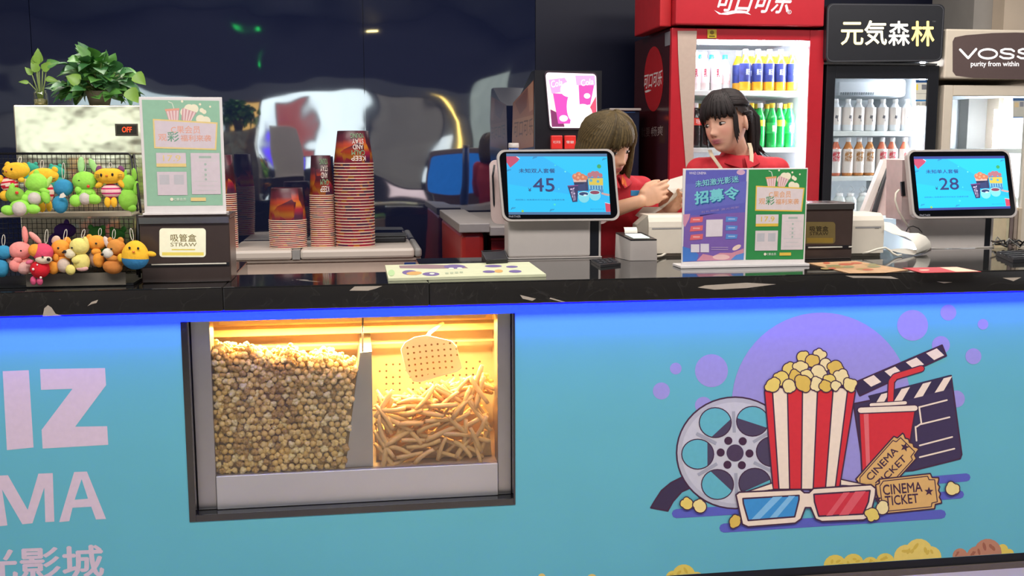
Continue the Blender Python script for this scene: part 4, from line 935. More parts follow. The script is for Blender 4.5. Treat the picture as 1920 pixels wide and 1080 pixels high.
CUPM = None
def cup_mat():
    m = bpy.data.materials.new('printed_cup_paper'); m.use_nodes = True; nt = m.node_tree; b = nt.nodes['Principled BSDF']; I = b.inputs
    tc = nt.nodes.new('ShaderNodeTexCoord'); mp = nt.nodes.new('ShaderNodeMapping'); mp.inputs['Rotation'].default_value = (0, rad(35), 0); mp.inputs['Scale'].default_value = (16, 16, 9)
    nz = nt.nodes.new('ShaderNodeTexNoise'); nz.inputs['Scale'].default_value = .55; nz.inputs['Detail'].default_value = 1; nz.inputs['Distortion'].default_value = .3
    wv = nt.nodes.new('ShaderNodeTexVoronoi'); wv.inputs['Scale'].default_value = 1.3; wv.feature = 'F1'
    rp = nt.nodes.new('ShaderNodeValToRGB'); rp.color_ramp.interpolation = 'EASE'; e = rp.color_ramp.elements
    cs = ['#3c1c28', '#5b2030', '#b8432a', '#d8842c', '#c02a4a', '#6a2a5c', '#4a7050']
    e[0].position = 0; e[0].color = (*lin(cs[0]), 1); e[1].position = 1; e[1].color = (*lin(cs[-1]), 1)
    for i, c in enumerate(cs[1:-1]): x = e.new((.22, .36, .48, .60, .74)[i]); x.color = (*lin(c), 1)
    sx = nt.nodes.new('ShaderNodeSeparateXYZ'); ad = nt.nodes.new('ShaderNodeMath'); ad.operation = 'ADD'
    nt.links.new(tc.outputs['Object'], mp.inputs[0]); nt.links.new(mp.outputs[0], wv.inputs['Vector']); nt.links.new(tc.outputs['Object'], sx.inputs[0])
    mr = nt.nodes.new('ShaderNodeMapRange'); mr.inputs[1].default_value = 0; mr.inputs[2].default_value = .17; mr.inputs[3].default_value = .46; mr.inputs[4].default_value = -.32
    nt.links.new(sx.outputs[2], mr.inputs[0]); ml = nt.nodes.new('ShaderNodeMath'); ml.operation = 'MULTIPLY_ADD'; ml.inputs[1].default_value = .42
    sr_ = nt.nodes.new('ShaderNodeSeparateColor'); nt.links.new(wv.outputs['Color'], sr_.inputs[0]); nt.links.new(sr_.outputs[0], ml.inputs[0]); nt.links.new(mr.outputs[0], ml.inputs[2])
    nt.links.new(ml.outputs[0], rp.inputs[0]); nt.links.new(rp.outputs[0], I['Base Color']); I['Roughness'].default_value = .4
    return m
CUPM = cup_mat(); RIM = mat('cup_rim_cream', '#e0c8b0', .55, vary=.03)
def cup_body(rt, rb, h):
    """inverted paper cup: base (rt) on top, rim (rb) below"""
    return MB().lathe([(.001, h-.006), (rt-.003, h-.006), (rt-.002, h), (rt, h-.001), (rb-.0012, .004), (rb-.0018, .004), (rt-.0007, h-.0045), (.001, h-.0085)], 32)
def cup_rim(rb):
    return MB().lathe([(rb-.0014, 0), (rb, .0003), (rb+.0012, .0022), (rb, .0041), (rb-.0014, .0044), (rb-.0017, .002), (rb-.0014, 0)], 32)
def letter_map(cx, cy, rt, rb, h):
    """local (degrees across, metres up) to the cup's outside"""
    a0 = math.atan2(CAM.y-cy, CAM.x-cx)
    def f(u, v, hh=0.):
        r = rt+(rb-rt)*(1-v/h)+.0006+hh; a = a0+rad(u); return V((r*math.cos(a), r*math.sin(a), v))
    return f
def stack(px, py_b, py_r, py_t, wr, wt, n, name, order, lettered, stk, extra=0, squat=False):
    k = 1/ppm(px, 400, YC); q = P(px, py_b, YC); q.z = zl+.0005
    H = (py_b-py_t)*k; hc = (py_r-py_t)*k+.004; rb = wr*k/2; rt = wt*k/2
    pitch = (H-hc)/(n-1)
    body = cup_body(rt, rb, hc).mesh('paper_cup', [CUPM]); rim = cup_rim(rb).mesh('rim', [RIM])
    plain = cup_body(rt, rb, hc); plain_r = cup_rim(rb); nb = len(plain.v); plain.v += plain_r.v
    plain.f += [[i+nb for i in f_] for f_ in plain_r.f]; plain.m += [1]*len(plain_r.f); plain.s += plain_r.s
    pme = plain.mesh('paper_cup', [CUPM, RIM])
    for i in range(n):
        loc = V((q.x, YC, zl+.0005+i*pitch)); fromtop = n-i; r_ = nth(fromtop) if fromtop > 1 else 'topmost'
        lab = ('%s upside-down paper cup of the %s stack' % (r_, name)) if fromtop == 1 else ('%s paper cup from the top of the %s stack' % (r_, name))
        if i == n-1:
            t = thing('paper_cup', lab, 'paper cup', loc, stk)
            o = bpy.data.objects.new('cup_wall', body); COL.objects.link(o); o.parent = t
            o = bpy.data.objects.new('rim', rim); COL.objects.link(o); o.parent = t
            if lettered:
                f = letter_map(q.x, YC, rt, rb, hc); pr = Print(f, 0, step=.0001); hh = hc/6.6
                for j, wd_ in enumerate(('KEEP', 'CALM', 'AND', 'STAY', 'YOUNG')):
                    w_ = (22, 21, 17, 20, 24)[j]; v0 = hc*.10+j*hh*1.12; c_ = '#d9c9c0' if j not in (1, 4) else '#7d9c78'
                    u0 = 16
                    pr.text(wd_, [(u0+w_, v0), (u0-w_, v0), (u0-w_, v0+hh*.93), (u0+w_, v0+hh*.93)], c_, .03)
                pr.obj('lettering', t, local=True)
        else:
            o = bpy.data.objects.new('paper_cup', pme); COL.objects.link(o); o.location = loc; o.rotation_euler.z = random.uniform(0, 6.28); tag(o, lab, 'paper cup', stk)
stack(666.5, 459, 304, 245, 74, 57, 29, 'tall wide', 0, True, 'cups of the tall wide stack')
stack(606, 462, 365, 292, 46, 36, 26, 'narrow', 0, True, 'cups of the narrow stack')
stack(541, 461, 409, 350, 70, 58, 15, 'short wide', 0, False, 'cups of the short wide stack')
stack(424, 466, 364, 292, 46, 36, 27, 'half hidden left', 0, False, 'cups of the half hidden stack')
# ------------------------------------------------------------------ tills, scanner, printers, papers
POSW = mat('till_white', '#b9b1ab', .3, vary=.02); PBLK = mat('till_black_glass', '#0b0c10', .08, spec=.6, vary=0); DARKT = mat('till_dark_side', '#14161d', .3)
def qmap(Qd):
    a, b, c, d = Qd
    return lambda u, v: ((a[0]*(1-u)+b[0]*u)*(1-v)+(d[0]*(1-u)+c[0]*u)*v, (a[1]*(1-u)+b[1]*u)*(1-v)+(d[1]*(1-u)+c[1]*u)*v)
def rr(Qd, ru, rv, n=5, grow=0.):
    m = qmap(Qd); pts = []
    for cu, cv, a in ((1-ru, 1-rv, 0), (ru, 1-rv, 90), (ru, rv, 180), (1-ru, rv, 270)):
        for i in range(n+1):
            t = rad(a+90*i/n); u = cu+ru*math.cos(t); v = cv+rv*math.sin(t)
            pts.append(m(u+(grow if u > .5 else -grow), v+(grow*1.6 if v > .5 else -grow*1.6)))
    return pts
def screen(pr, Qd, title, price, dim):
    m0 = qmap(Qd); m = lambda zx, zy: m0((zx-75)/1450, (zy-60)/885)
    def poly(pts, c): pr.poly([m(*q) for q in pts], c)
    def circ(x, y, r, c, ry=None): poly([(x+r*math.cos(t), y+(ry or r)*math.sin(t)) for t in [i*math.pi/8 for i in range(16)]], c)
    def txt(s_, x0, y0, x1, y1, c, b=0.): pr.text(s_, [m(x0, y0), m(x1, y0), m(x1, y1), m(x0, y1)], c, b)
    poly([(75, 60), (1525, 60), (1525, 945), (75, 945)], dim)
    poly([(75, 102), (1525, 102), (1525, 908), (75, 908)], '#16b4f4'); poly([(600, 102), (1525, 102), (1525, 700)], '#12c4f4'); poly([(75, 500), (75, 908), (1525, 908), (1525, 750)], '#0cc0f6')
    poly([(75, 102), (225, 102), (268, 130), (240, 170), (125, 265), (75, 190)], '#c04466'); poly([(225, 102), (268, 130), (262, 140), (215, 106)], '#e8d8e8')
    poly([(1455, 775), (1525, 790), (1525, 905), (1460, 905)], '#d0405c'); poly([(1450, 768), (1525, 784), (1525, 792), (1455, 777)], '#e8d8e8')
    for x, y in ((480, 125), (100, 310), (140, 860), (690, 885), (1480, 145)):
        for k in range(3): poly([(x-30+k*22, y+10-k*8), (x-22+k*22, y+14-k*8), (x-2+k*20, y-22), (x-10+k*20, y-22)], '#205c94')
    circ(1400, 245, 30, '#35a65c'); circ(275, 895, 18, '#8cc44c'); circ(770, 232, 12, '#3cd4e0'); circ(735, 800, 16, '#3cdcd0'); circ(910, 322, 12, '#6ce4e8'); circ(805, 575, 10, '#4cdce8')
    txt(title, 245, 278, 765, 342, '#233a78', .02); txt(price, 440, 418, 745, 612, '#23306c', .02); txt('¥', 368, 560, 412, 612, '#23306c', .02)
    pr.text('搭配随心 经典爆米花可乐组合 加量更优惠', [m(178, 720), m(880, 720), m(880, 742), m(178, 742)], '#2458a0', .0); pr.text('图片仅供参考', [m(1240, 860), m(1440, 860), m(1440, 872), m(1240, 872)], '#2468b0')
    # snacks picture
    poly([(1018, 430), (1225, 380), (1230, 600), (1040, 600)], '#26325e'); poly([(1015, 430), (1210, 425), (1205, 470), (1025, 475)], '#d8b4a8')
    for x, y, r in ((1050, 395, 45), (1100, 370, 45), (1150, 400, 48), (1195, 410, 35), (1080, 420, 35)): circ(x, y, r, '#d07a58')
    for x, y in ((1045, 380), (1110, 360), (1160, 400), (1090, 410)): circ(x, y, 18, '#e8a27c')
    poly([(1230, 400), (1445, 400), (1440, 640), (1245, 600)], '#4a88bc'); poly([(1236, 420), (1444, 415), (1440, 520), (1240, 515)], '#d8c04c'); poly([(1240, 520), (1440, 520), (1438, 580), (1244, 575)], '#8cc8dc')
    for k in range(5): poly([(1255+k*38, 525), (1280+k*38, 525), (1278+k*38, 578), (1257+k*38, 578)], '#3a78ac')
    for x, y, r in ((1260, 370, 36), (1310, 350, 38), (1360, 350, 38), (1410, 375, 32), (1335, 380, 40)): circ(x, y, r, '#b4707c')
    circ(1270, 450, 22, '#5aa8c8'); circ(1370, 465, 20, '#5aa8c8')
    poly([(1080, 490), (1185, 480), (1190, 600), (1085, 605)], '#2a3a6c'); circ(1100, 490, 75, '#18244c', 16)
    poly([(930, 525), (1085, 515), (1060, 760), (990, 765)], '#2a2a5c'); poly([(930, 525), (1085, 515), (1083, 530), (936, 540)], '#7a3a7c'); pr.text('可乐', [m(965, 560), m(1030, 550), m(1040, 740), m(995, 745)], '#c8b4d4', .02)
    circ(1155, 690, 80, '#7cd4e4', 85); circ(1155, 645, 80, '#a4e4ec', 36); circ(1155, 645, 66, '#22386c', 26); circ(1175, 665, 24, '#d8e8ec', 12)
    circ(1315, 665, 82, '#7cd4e4', 80); circ(1315, 625, 82, '#a4e4ec', 36); circ(1315, 625, 68, '#8c3a54', 26)
    for x, y in ((1425, 640), (1455, 650), (1480, 655), (1505, 660)): circ(x, y, 20, '#c8a09c', 16)
def till(lab, QO, QD, QB, Yc, tilt, title, price, emis, dim, brand):
    cx = sum(q[0] for q in QO)/4; cyy = sum(q[1] for q in QO)/4; o = P(cx, cyy, Yc); nrm = V((0, -math.cos(tilt), math.sin(tilt)))
    f = plane(o, nrm); base = PZ(QB[3][0], QB[3][1], ZT+.003)
    t = thing('point_of_sale_terminal', lab, 'cash register', (o.x, base.y+.08, ZT), 'tills on the counter')
    out = rr(QO, .065, .11); A = [f(x, y, 0) for x, y in out]; B = [q-nrm*.022 for q in A]
    obj('screen_housing', MB().prism(A, B), POSW, t)
    gl = rr(QO, .06, .10, grow=-.018); A = [f(x, y, .0005) for x, y in gl]; sc_ = obj('screen_glass', MB().prism(A, [q+nrm*.0012 for q in A]), PBLK, t)
    pr = Print(f, .0022, emis); screen(pr, QD, title, price, dim); pr.obj('screen_picture', sc_)
    pr = Print(f, .0022); pr.text('PARTNER', brand, '#9a9aa4', .0); pr.obj('maker_lettering', sc_)
    return t, f, nrm
t, f, nrm = till('white till with blue screen priced 45 before the woman with bobbed hair', [(931, 281), (1151, 279), (1163, 413), (943, 415)], [(949, 288), (1137.7, 288.4), (1144.8, 402.5), (953.6, 402.5)],
     [(952, 415), (1108, 415), (1108, 487), (955, 488)], .55, rad(10), '未知双人套餐', '45', .62, '#44709c', (954, 404, 976, 408))
Yb = .57; x0, x1, x2, x3 = P(953, 450, Yb).x, P(1107, 450, Yb).x, P(1123, 450, Yb).x, P(1127, 450, Yb).x; zt = P(1040, 409, Yb).z
obj('stand', MB().box(x0, x1, Yb, Yb+.10, ZT+.006, zt, 0, .006), POSW, t); obj('stand_side', MB().box(x1+.0005, x2, Yb+.006, Yb+.10, ZT+.006, zt-.002), DARKT, t); obj('stand_edge', MB().box(x2+.0005, x3, Yb+.004, Yb+.10, ZT+.006, zt-.002), POSW, t)
obj('base', MB().box(x0-.012, x3+.002, Yb-.006, Yb+.02, ZT+.0006, ZT+.0055, 0, .001).box(x0-.012, x3+.002, Yb+.0205, Yb+.13, ZT+.0006, ZT+.0055), mat('till_white'), t)
rs = [(918, 300), (1130, 300), (1140, 420), (922, 420)]
out = rr(rs, .06, .10); A = [P(x, y, .69-(y-360)*.0003) for x, y in out]; obj('rear_screen', MB().prism(A, [q+V((0, .02, 0)) for q in A]), mat('till_back', '#c9b4b0', .35), t)
A2 = [q+V((0, .0205, 0)) for q in [P(x, y, .69-(y-360)*.0003) for x, y in rr(rs, .06, .10, grow=-.03)]]; obj('rear_picture', MB().prism(A2, [q+V((0, .001, 0)) for q in A2]), mat('rear_screen_blue', '#1c62b0', .4, emis=1.6, vary=.3, scale=20), t)
ed = [(927, 309), (924, 330), (927, 400), (934, 412)]; obj('rear_screen_edge', MB().tube([P(x, y, .685) for x, y in ed], .004, 6), DARKT, t)
obj('neck', MB().box(x0+.05, x1-.03, Yb+.03, .68, zt+.001, zt+.05), mat('till_back'), t)

t, f, nrm = till('white till with blue screen priced 28 at the right end', [(1700, 281), (1892.5, 280), (1908.8, 407.5), (1712.5, 410)], [(1712.5, 293.8), (1882.5, 292.5), (1893.8, 391), (1722.5, 395)],
     [(1748, 410), (1846, 410), (1846, 468), (1748, 471)], .60, rad(12), '未知单人套餐', '28', .85, '#2c3c8c', (1724, 402, 1744, 405.5))
Yb = .66; x0, x1, x2, x3 = P(1746, 450, Yb).x, P(1846, 450, Yb).x, P(1858, 450, Yb).x, P(1862, 450, Yb).x; zt = P(1800, 404, Yb).z; xm = P(1700, 430, Yb).x
sl = [V((xm+.010, Yb+.001, zt)), V((x1, Yb+.001, zt)), V((x1, Yb+.001, ZT+.006)), V((x0+.004, Yb+.001, ZT+.006)), V((xm+.012, Yb+.001, ZT+.05))]
obj('stand', MB().prism(sl, [q+V((0, .10, 0)) for q in sl]), POSW, t); obj('stand_side', MB().box(x1+.0005, x2, Yb+.006, Yb+.10, ZT+.006, zt-.002), DARKT, t); obj('stand_edge', MB().box(x2+.0005, x3, Yb+.004, Yb+.10, ZT+.006, zt-.002), POSW, t)
obj('base', MB().box(x0, x3+.004, Yb-.004, Yb+.12, ZT+.0006, ZT+.0055, 0, .001), POSW, t)
bq = [(1668, 300, .93), (1722, 300, .93), (1722, 404, .80), (1628, 404, .80)]; A = [P(*q) for q in bq]
obj('rear_screen', MB().prism(A, [q+V((0, .02, .006)) for q in A]), mat('till_back'), t)
bq = [(1656, 302, .925), (1667.5, 300, .925), (1627.5, 404, .79), (1615, 404, .79)]; A = [P(*q) for q in bq]; obj('rear_screen_rim', MB().prism(A, [q+V((0, .025, .006)) for q in A]), POSW, t)
bq = [(1664, 306, .918), (1670, 304, .918), (1644, 400, .785), (1634, 402, .785)]; A = [P(*q) for q in bq]; obj('rear_screen_edge', MB().prism(A, [q+V((0, .006, 0)) for q in A]), DARKT, t)
bq = [(1690, 341, .655), (1696, 340, .655), (1698, 367, .655), (1692, 368, .655)]; A = [P(*q) for q in bq]; obj('side_socket', MB().prism(A, [q+V((0, .01, 0)) for q in A]), DARKT, t)
bq = [(1692, 300, .66), (1730, 300, .66), (1730, 412, .66), (1690, 412, .66)]; A = [P(*q) for q in bq]; obj('neck', MB().prism(A, [q+V((0, .12, 0)) for q in A]), mat('till_back'), t)
CORD = mat('white_cord')
c = obj('power_cord', MB().tube([P(1686, 356, .66), P(1680, 362, .655), P(1678, 375, .65), P(1684, 395, .65), P(1696, 415, .65), P(1706, 430, .652)], .004, 8), CORD, None, loc=P(1686, 380, .655)); tag(c, 'white cord hanging down the left side of the right till', 'cable')

# code scanner
b0, b1, b2 = PZ(1153, 483, ZT), PZ(1181.6, 489.4, ZT), PZ(1232, 488.7, ZT); b3 = b0+b2-b1
t = thing('code_scanner', 'small white box scanner with glowing top between till and poster stand', 'scanner', (b0+b2)/2)
kk = P(1181.6, 452, b1.y).z-ZT; ctrb = (b0+b2)/2
up = [ctrb+(q-ctrb)*.97+V((0, 0, z_)) for q, z_ in ((b0, kk+.016), (b1, kk), (b2, kk), (b3, kk+.016))]
obj('body', MB().prism([q+V((0, 0, .001)) for q in (b0, b1, b2, b3)], up), POSW, t)
tp = [ctrb+(q-ctrb)*1.0+V((0, 0, .0006)) for q in up]
obj('top_frame', MB().prism(tp, [q+V((0, 0, .005)) for q in tp]), BLK, t)
def bil(u, v, h): return (up[1]*(1-u)+up[2]*u)*(1-v)+(up[0]*(1-u)+up[3]*u)*v+V((0, 0, h))
A = [bil(u, v, .0062) for u, v in ((.2, .15), (.82, .15), (.82, .72), (.2, .72))]; obj('scan_window', MB().prism(A, [q+V((0, 0, .001)) for q in A]), mat('scan_glow', '#cfe0d4', .4, emis=1.2, vary=0), t)
pa = []
for i in range(7):
    a = math.pi*.5*i/6; pa.append((math.sin(a)*.018, math.cos(a)*.02))
A = []; Bq = []
for dx, dz in pa: A.append(bil(.25, .85, .006)+V((0, .012-dx*.9, dz))); Bq.append(bil(.75, .85, .006)+V((0, .012-dx*.9, dz)))
m = MB(); m.add(A+Bq, [(i, i+1, 7+i+1, 7+i) for i in range(6)], 0, True); obj('curled_slip', m, mat('receipt_paper', '#ddd6c8', .7, vary=.02), t)
c = obj('scanner_cord', MB().tube([b2+V((.002, .02, .012)), PZ(1240, 484, ZT)+V((0, 0, .008)), PZ(1252, 479, ZT)+V((0, 0, .012)), PZ(1262, 477, ZT)+V((0, 0, .006))], .004, 8), CORD, None, loc=PZ(1240, 485, ZT)); tag(c, 'short white cord at the right side of the code scanner', 'cable')

# receipt printers
PRW = mat('printer_ivory', '#cfc6b6', .4, vary=.02)
def printer(lab, px0, px1, pyt, Y, depth, badge):
    a, b = P(px0, pyt, Y), P(px1, pyt, Y); H = a.z-ZT; k = 1/ppm(px0, pyt, Y)
    t = thing('receipt_printer', lab, 'printer', ((a.x+b.x)/2, Y+depth/2, ZT), 'receipt printers on the counter')
    prof = [(0, .012), (0, H*.72), (.004, H*.84), (.014, H*.94), (.03, H), (depth, H), (depth, .012)]
    A = [V((a.x, Y+y, ZT+z)) for y, z in prof]; Bq = [V((b.x, Y+y, ZT+z)) for y, z in prof]
    obj('body', MB().prism(A, Bq), PRW, t)
    obj('base', MB().box(a.x+.004, b.x-.004, Y+.012, Y+depth-.005, ZT+.0006, ZT+.0118), mat('printer_base', '#a59b8a', .5), t)
    obj('paper_slot', MB().box(a.x+.012, b.x-.012, Y-.001, Y+.0025, ZT+H*.66, ZT+H*.70), GREY, t)
    obj('cover_seam', MB().box(a.x+.006, b.x-.006, Y+.012, Y+.0155, ZT+H*.90, ZT+H*.908), GREY, t)
    if badge: pr = Print(plane((0, Y, 0), (0, -1, 0)), .0005); pr.rect(*badge, '#6d675f'); pr.obj('badge', t)
    return t, a, b, H
t, a, b, H = printer('ivory receipt printer half hidden behind the double poster stand', 1217, 1300, 404, .56, .14, None)
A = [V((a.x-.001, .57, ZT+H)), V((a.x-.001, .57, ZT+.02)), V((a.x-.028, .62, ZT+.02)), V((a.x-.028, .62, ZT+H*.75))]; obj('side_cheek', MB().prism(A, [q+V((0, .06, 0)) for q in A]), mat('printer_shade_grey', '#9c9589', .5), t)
t, a, b, H = printer('ivory receipt printer spilling a long slip beside the right straw box', 1599, 1659, 401, .44, .15, (1640, 426.5, 1648, 429))
up_ = [(1658, 416), (1668, 417), (1679, 422), (1690, 432), (1706, 437), (1722, 437), (1736, 443), (1744, 453), (1746, 464), (1738, 472)]
lo_ = [(1658, 431), (1665, 434), (1673, 438), (1685, 441), (1698, 444), (1708, 450), (1715, 459), (1719, 468), (1718, 475), (1714, 478)]
A = [P(x, y, .50) for x, y in up_]; Bq = [P(x, y, .43) for x, y in lo_]
A += [P(1716, 468, .47), P(1700, 466, .46), P(1684, 466, .45), P(1668, 468, .44)]; Bq += [P(1697, 476, .42), P(1684, 473, .42), P(1676, 471, .42), P(1668, 469.5, .42)]
for q in A+Bq: q.z = max(q.z, ZT+.003)
n = len(A); m = MB(); m.add(A+Bq, [(i, i+1, n+i+1, n+i) for i in range(n-1)], 0, True)
A2 = [q+V((0, .0009, -.0006)) for q in A]; B2 = [q+V((0, .0009, -.0006)) for q in Bq]; m.add(A2+B2, [(i, n+i, n+i+1, i+1) for i in range(n-1)], 0, True)
c = obj('paper_slip', m, mat('receipt_paper'), None, loc=P(1710, 470, .46)); tag(c, 'long curled blank receipt slip looping in front of the right till', 'paper')
c = obj('printer_cord', MB().tube([P(1617, 475, .425), P(1628, 473, .415), P(1645, 467, .41), P(1660, 464.5, .41), P(1668, 469, .41), P(1674, 475, .40), P(1682, 479, .40), P(1690, 478, .42)], .0038, 8), CORD, None, loc=P(1650, 470, .41)); tag(c, 'white plugged cord in front of the ivory printer at right', 'cable')
c = obj('thin_cord', MB().tube([P(1698, 436, .62), P(1703, 426, .62), P(1712, 424, .62), P(1722, 428, .62), P(1729, 436, .63)], .0018, 6), BLK, None, loc=P(1712, 430, .62)); tag(c, 'thin dark cord arching above the curled receipt slip', 'cable')

# mats, keyboard and sheets lying on the marble
def sheet(name, lab, cat, pts, th, col, z=ZT+.0006, print_=None):
    A = [PZ(x, y, z+th) for x, y in pts]; t = thing(name, lab, cat, (sum(q.x for q in A)/len(A), sum(q.y for q in A)/len(A), z))
    o = obj('sheet', MB().prism(A, [q-V((0, 0, th)) for q in A]), col, t)
    if print_: pr = Print(plane((0, 0, z+th), (0, 0, 1)), .0002); print_(pr); pr.obj('print', t)
    return t
def menu_pr(p):
    p.poly([(748, 498), (800, 496), (870, 498), (878, 503), (810, 504), (750, 503)], '#8a6f74')
    for x, y, a, b in ((768, 511, 14, 4.5), (808, 514, 16, 3.5), (852, 500, 20, 4), (925, 499, 16, 2.4), (960, 500.3, 11, 2), (917, 509.5, 12, 2.4), (935, 508.5, 8, 3), (966, 509, 12, 2.6)): p.ell(x, y, a, b, '#6c5a8c' if a != 8 else '#c79a5c')
    for x, y in ((778, 512), (775, 513)): p.ell(x, y, 13, 3, '#c79a5c')
    for x, y in ((810, 513.5), (862, 503), (846, 503.5)): p.ell(x, y, 5, 1.4, '#d8dcc8')
    for i in range(4): p.rect(835+i*9, 511-i*.6, 841+i*9, 514-i*.6, '#a5ae92')
    p.ell(734, 512, 6, 6, '#a9c490')
sheet('menu_leaflet', 'pale green menu stack overhanging the marble edge left of the till', 'menu', [(728, 522), (1024, 514), (992, 491), (722, 497)], .008, mat('pale_green_paper', '#c9cba8', .5, vary=.04), print_=menu_pr)
def kraft_pr(p):
    for k in range(14): p.ell(1545+rnd.random()*110, 492+rnd.random()*15, 6+rnd.random()*9, 1.2+rnd.random(), rnd.choice(['#8f7a4a', '#a3563c', '#c9b48c', '#7d7a54']))
sheet('flyer', 'brown patterned flyer lying before the right straw box', 'leaflet', [(1514, 493), (1604, 489), (1703, 506), (1660, 511), (1592, 512)], .0012, mat('kraft_paper', '#b08a62', .6, vary=.2, scale=20), print_=kraft_pr)
def red_pr(p): p.poly([(1762, 501.3), (1794, 500.6), (1836, 508.8), (1792, 509.6)], '#dcbfa2'); p.ell(1733, 506.5, 10, 1.5, '#d9a18c')
sheet('flyer', 'red and cream leaflet lying before the right till', 'leaflet', [(1692, 502), (1794, 500.3), (1840, 509), (1728, 511.2)], .0012, mat('red_paper', '#b83c38', .5), print_=red_pr)
t = thing('card_pad', 'flat black card pad between left till and scanner', 'pad', PZ(1130, 488, ZT))
A = [PZ(x, y, ZT+.009) for x, y in ((1108, 486), (1150, 483), (1164, 493), (1126, 497))]; obj('pad', MB().prism(A, [V((q.x, q.y, ZT+.0006)) for q in A]), BLK, t)
m = MB()
for i in range(4):
    for j in range(3):
        q = A[0].lerp(A[1], .12+i*.22).lerp(A[3].lerp(A[2], .12+i*.22), .2+j*.27); m.box(q.x-.006, q.x+.006, q.y-.012, q.y+.012, q.z+.0002, q.z+.003)
obj('keypad', m, mat('key_grey', '#2c2c30', .5), t)
t = thing('keyboard', 'black keyboard at the right edge of the counter', 'keyboard', PZ(1905, 484, ZT))
A = [PZ(x, y, ZT+.014) for x, y in ((1868, 472), (1960, 468), (1990, 482), (1900, 486))]; obj('case', MB().prism(A, [V((q.x, q.y, ZT+.0006)) for q in A]), BLK, t)
for i in range(12):
    for j in range(4):
        m = MB()
       
        q = A[0].lerp(A[1], .05+i*.08).lerp(A[3].lerp(A[2], .05+i*.08), .15+j*.24); m.box(q.x-.007, q.x+.007, q.y-.012, q.y+.012, q.z+.0002, q.z+.004); obj('key', m, mat('key_grey'), t)
rc = random.Random(4)
for k in range(4):
    pts = [PZ(1866+i*9+rc.uniform(-5, 5), 466+rc.uniform(-3, 3), ZT)+V((0, .02, .006+rc.random()*.035)) for i in range(9)]
    c = obj('cable', MB().tube(pts, .0035, 6), (BLK, mat('grey_cord', '#7d7a74', .6), BLK, mat('brown_cord', '#3c3028', .6))[k], None, loc=pts[4]); tag(c, ('black cable lowest in the tangle', 'grey cable in the tangle', 'black cable loose on top of the tangle', 'brown cable in the tangle')[k]+' behind the keyboard', 'cable', 'tangled cables')
for k, (xa, xb, yt, c_) in enumerate(((1888, 1894, 405, '#cdc3a0'), (1895, 1902, 396, '#7a6a64'), (1903, 1910, 394, '#a08f80'), (1911, 1918, 390, '#c4b49c'))):
    Y_ = .74; a = P(xa, yt, Y_); b = P(xb, yt, Y_); t = thing('file_folder', ['cream', 'dark brown', 'tan', 'pale'][k]+' upright folder behind the right till', 'folder', ((a.x+b.x)/2, Y_+.08, ZT-.0), 'upright folders')
    t.location.z = ZT-.07
    obj('cover', MB().box(a.x, b.x-.001, Y_, Y_+.2, ZT-.07, a.z, 0, .002), mat('folder_'+c_.strip('#'), c_, .6), t)
t = thing('back_shelf', 'low shelf board behind the right end of the counter', 'shelf', (P(1900, 480, .8).x, .86, 0))
bx0 = P(1868, 480, .70).x; obj('board', MB().box(bx0, 4.3, .70, .98, ZT-.09, ZT-.0702), mat('shelf_grey', '#77716a', .5), t)
obj('leg', MB().box(bx0+.01, bx0+.05, .72, .76, 0, ZT-.0905), mat('shelf_grey'), t); obj('leg', MB().box(4.2, 4.24, .72, .76, 0, ZT-.0905), mat('shelf_grey'), t); obj('leg', MB().box(bx0+.01, bx0+.05, .9, .94, 0, ZT-.0905), mat('shelf_grey'), t); obj('leg', MB().box(4.2, 4.24, .9, .94, 0, ZT-.0905), mat('shelf_grey'), t)

# ------------------------------------------------------------------ drink machine and its red base
YM = 1.62
zb_ = P(885, 418, 1.30).z
xa, xb = P(864, 450, 1.30).x, P(1196, 450, 1.30).x
st_ = thing('drink_station', 'red base cabinet with grey top left of the till, under the drink machine', 'cabinet', ((xa+xb)/2, 1.6, 0))
RD = mat('station_red', '#9c2420', .35, vary=.06)
xg = P(908, 450, 1.30).x; xh = P(952, 450, 1.30).x
obj('side_cabinet', MB().box(xa, xg, 1.30, 2.3, 0, zb_-.04, 0, .02), RD, st_)
obj('front_cabinet', MB().box(xh, xb, 1.30, 2.3, 0, zb_-.055, 0, .006), RD, st_)
obj('recess', MB().box(xg+.001, xh-.001, 1.62, 1.64, 0, zb_-.06).box(xg+.001, xh-.001, 1.33, 1.62, zb_-.30, zb_-.28), mat('station_grey', '#6b6562', .5), st_)
obj('top', MB().box(xa-.01, xg+.02, 1.27, 2.3, zb_-.039, zb_, 0, .004).box(xg+.0205, xb, 1.27, 2.3, zb_-.054, zb_-.015, 0, .004), mat('station_top', '#8b8480', .4), st_)
rb = thing('red_box', 'small red box on the shelf inside the red base cabinet', 'box', (P(935, 455, 1.36).x, 1.42, zb_-.2795))
q0, q1 = P(921, 446, 1.36), P(949, 464, 1.36); obj('box', MB().box(q0.x, q1.x, 1.36, 1.5, zb_-.2795, q0.z-.012, 0, .003), RD, rb); obj('lid', MB().box(q0.x-.002, q1.x+.002, 1.358, 1.502, q0.z-.0115, q0.z, 0, .002), RD, rb)
x0, x1, x2 = P(1003, 200, YM).x, P(1128, 200, YM).x, P(1003, 200, YM).x
zt = P(1060, 132, YM).z; z0 = zb_-.0145
dm = thing('drink_machine', 'black soda dispenser with glowing cola picture behind the bobbed woman', 'drink machine', ((x0+x1)/2, YM+.25, z0))
DMB = mat('machine_black', '#15151b', .3)
bod = [V((x0, YM, z0)), V((x0, YM, zt)), V((x0, YM+.10, zt)), V((x0, YM+.52, P(962, 190, YM+.52).z)), V((x0, YM+.52, z0))]
obj('cabinet', MB().prism(bod, [V((x1, q.y, q.z)) for q in bod]), DMB, dm)
fs2 = plane((x0, 0, 0), (-1, 0, 0))
pr = Print(fs2, .001, rough=.35)
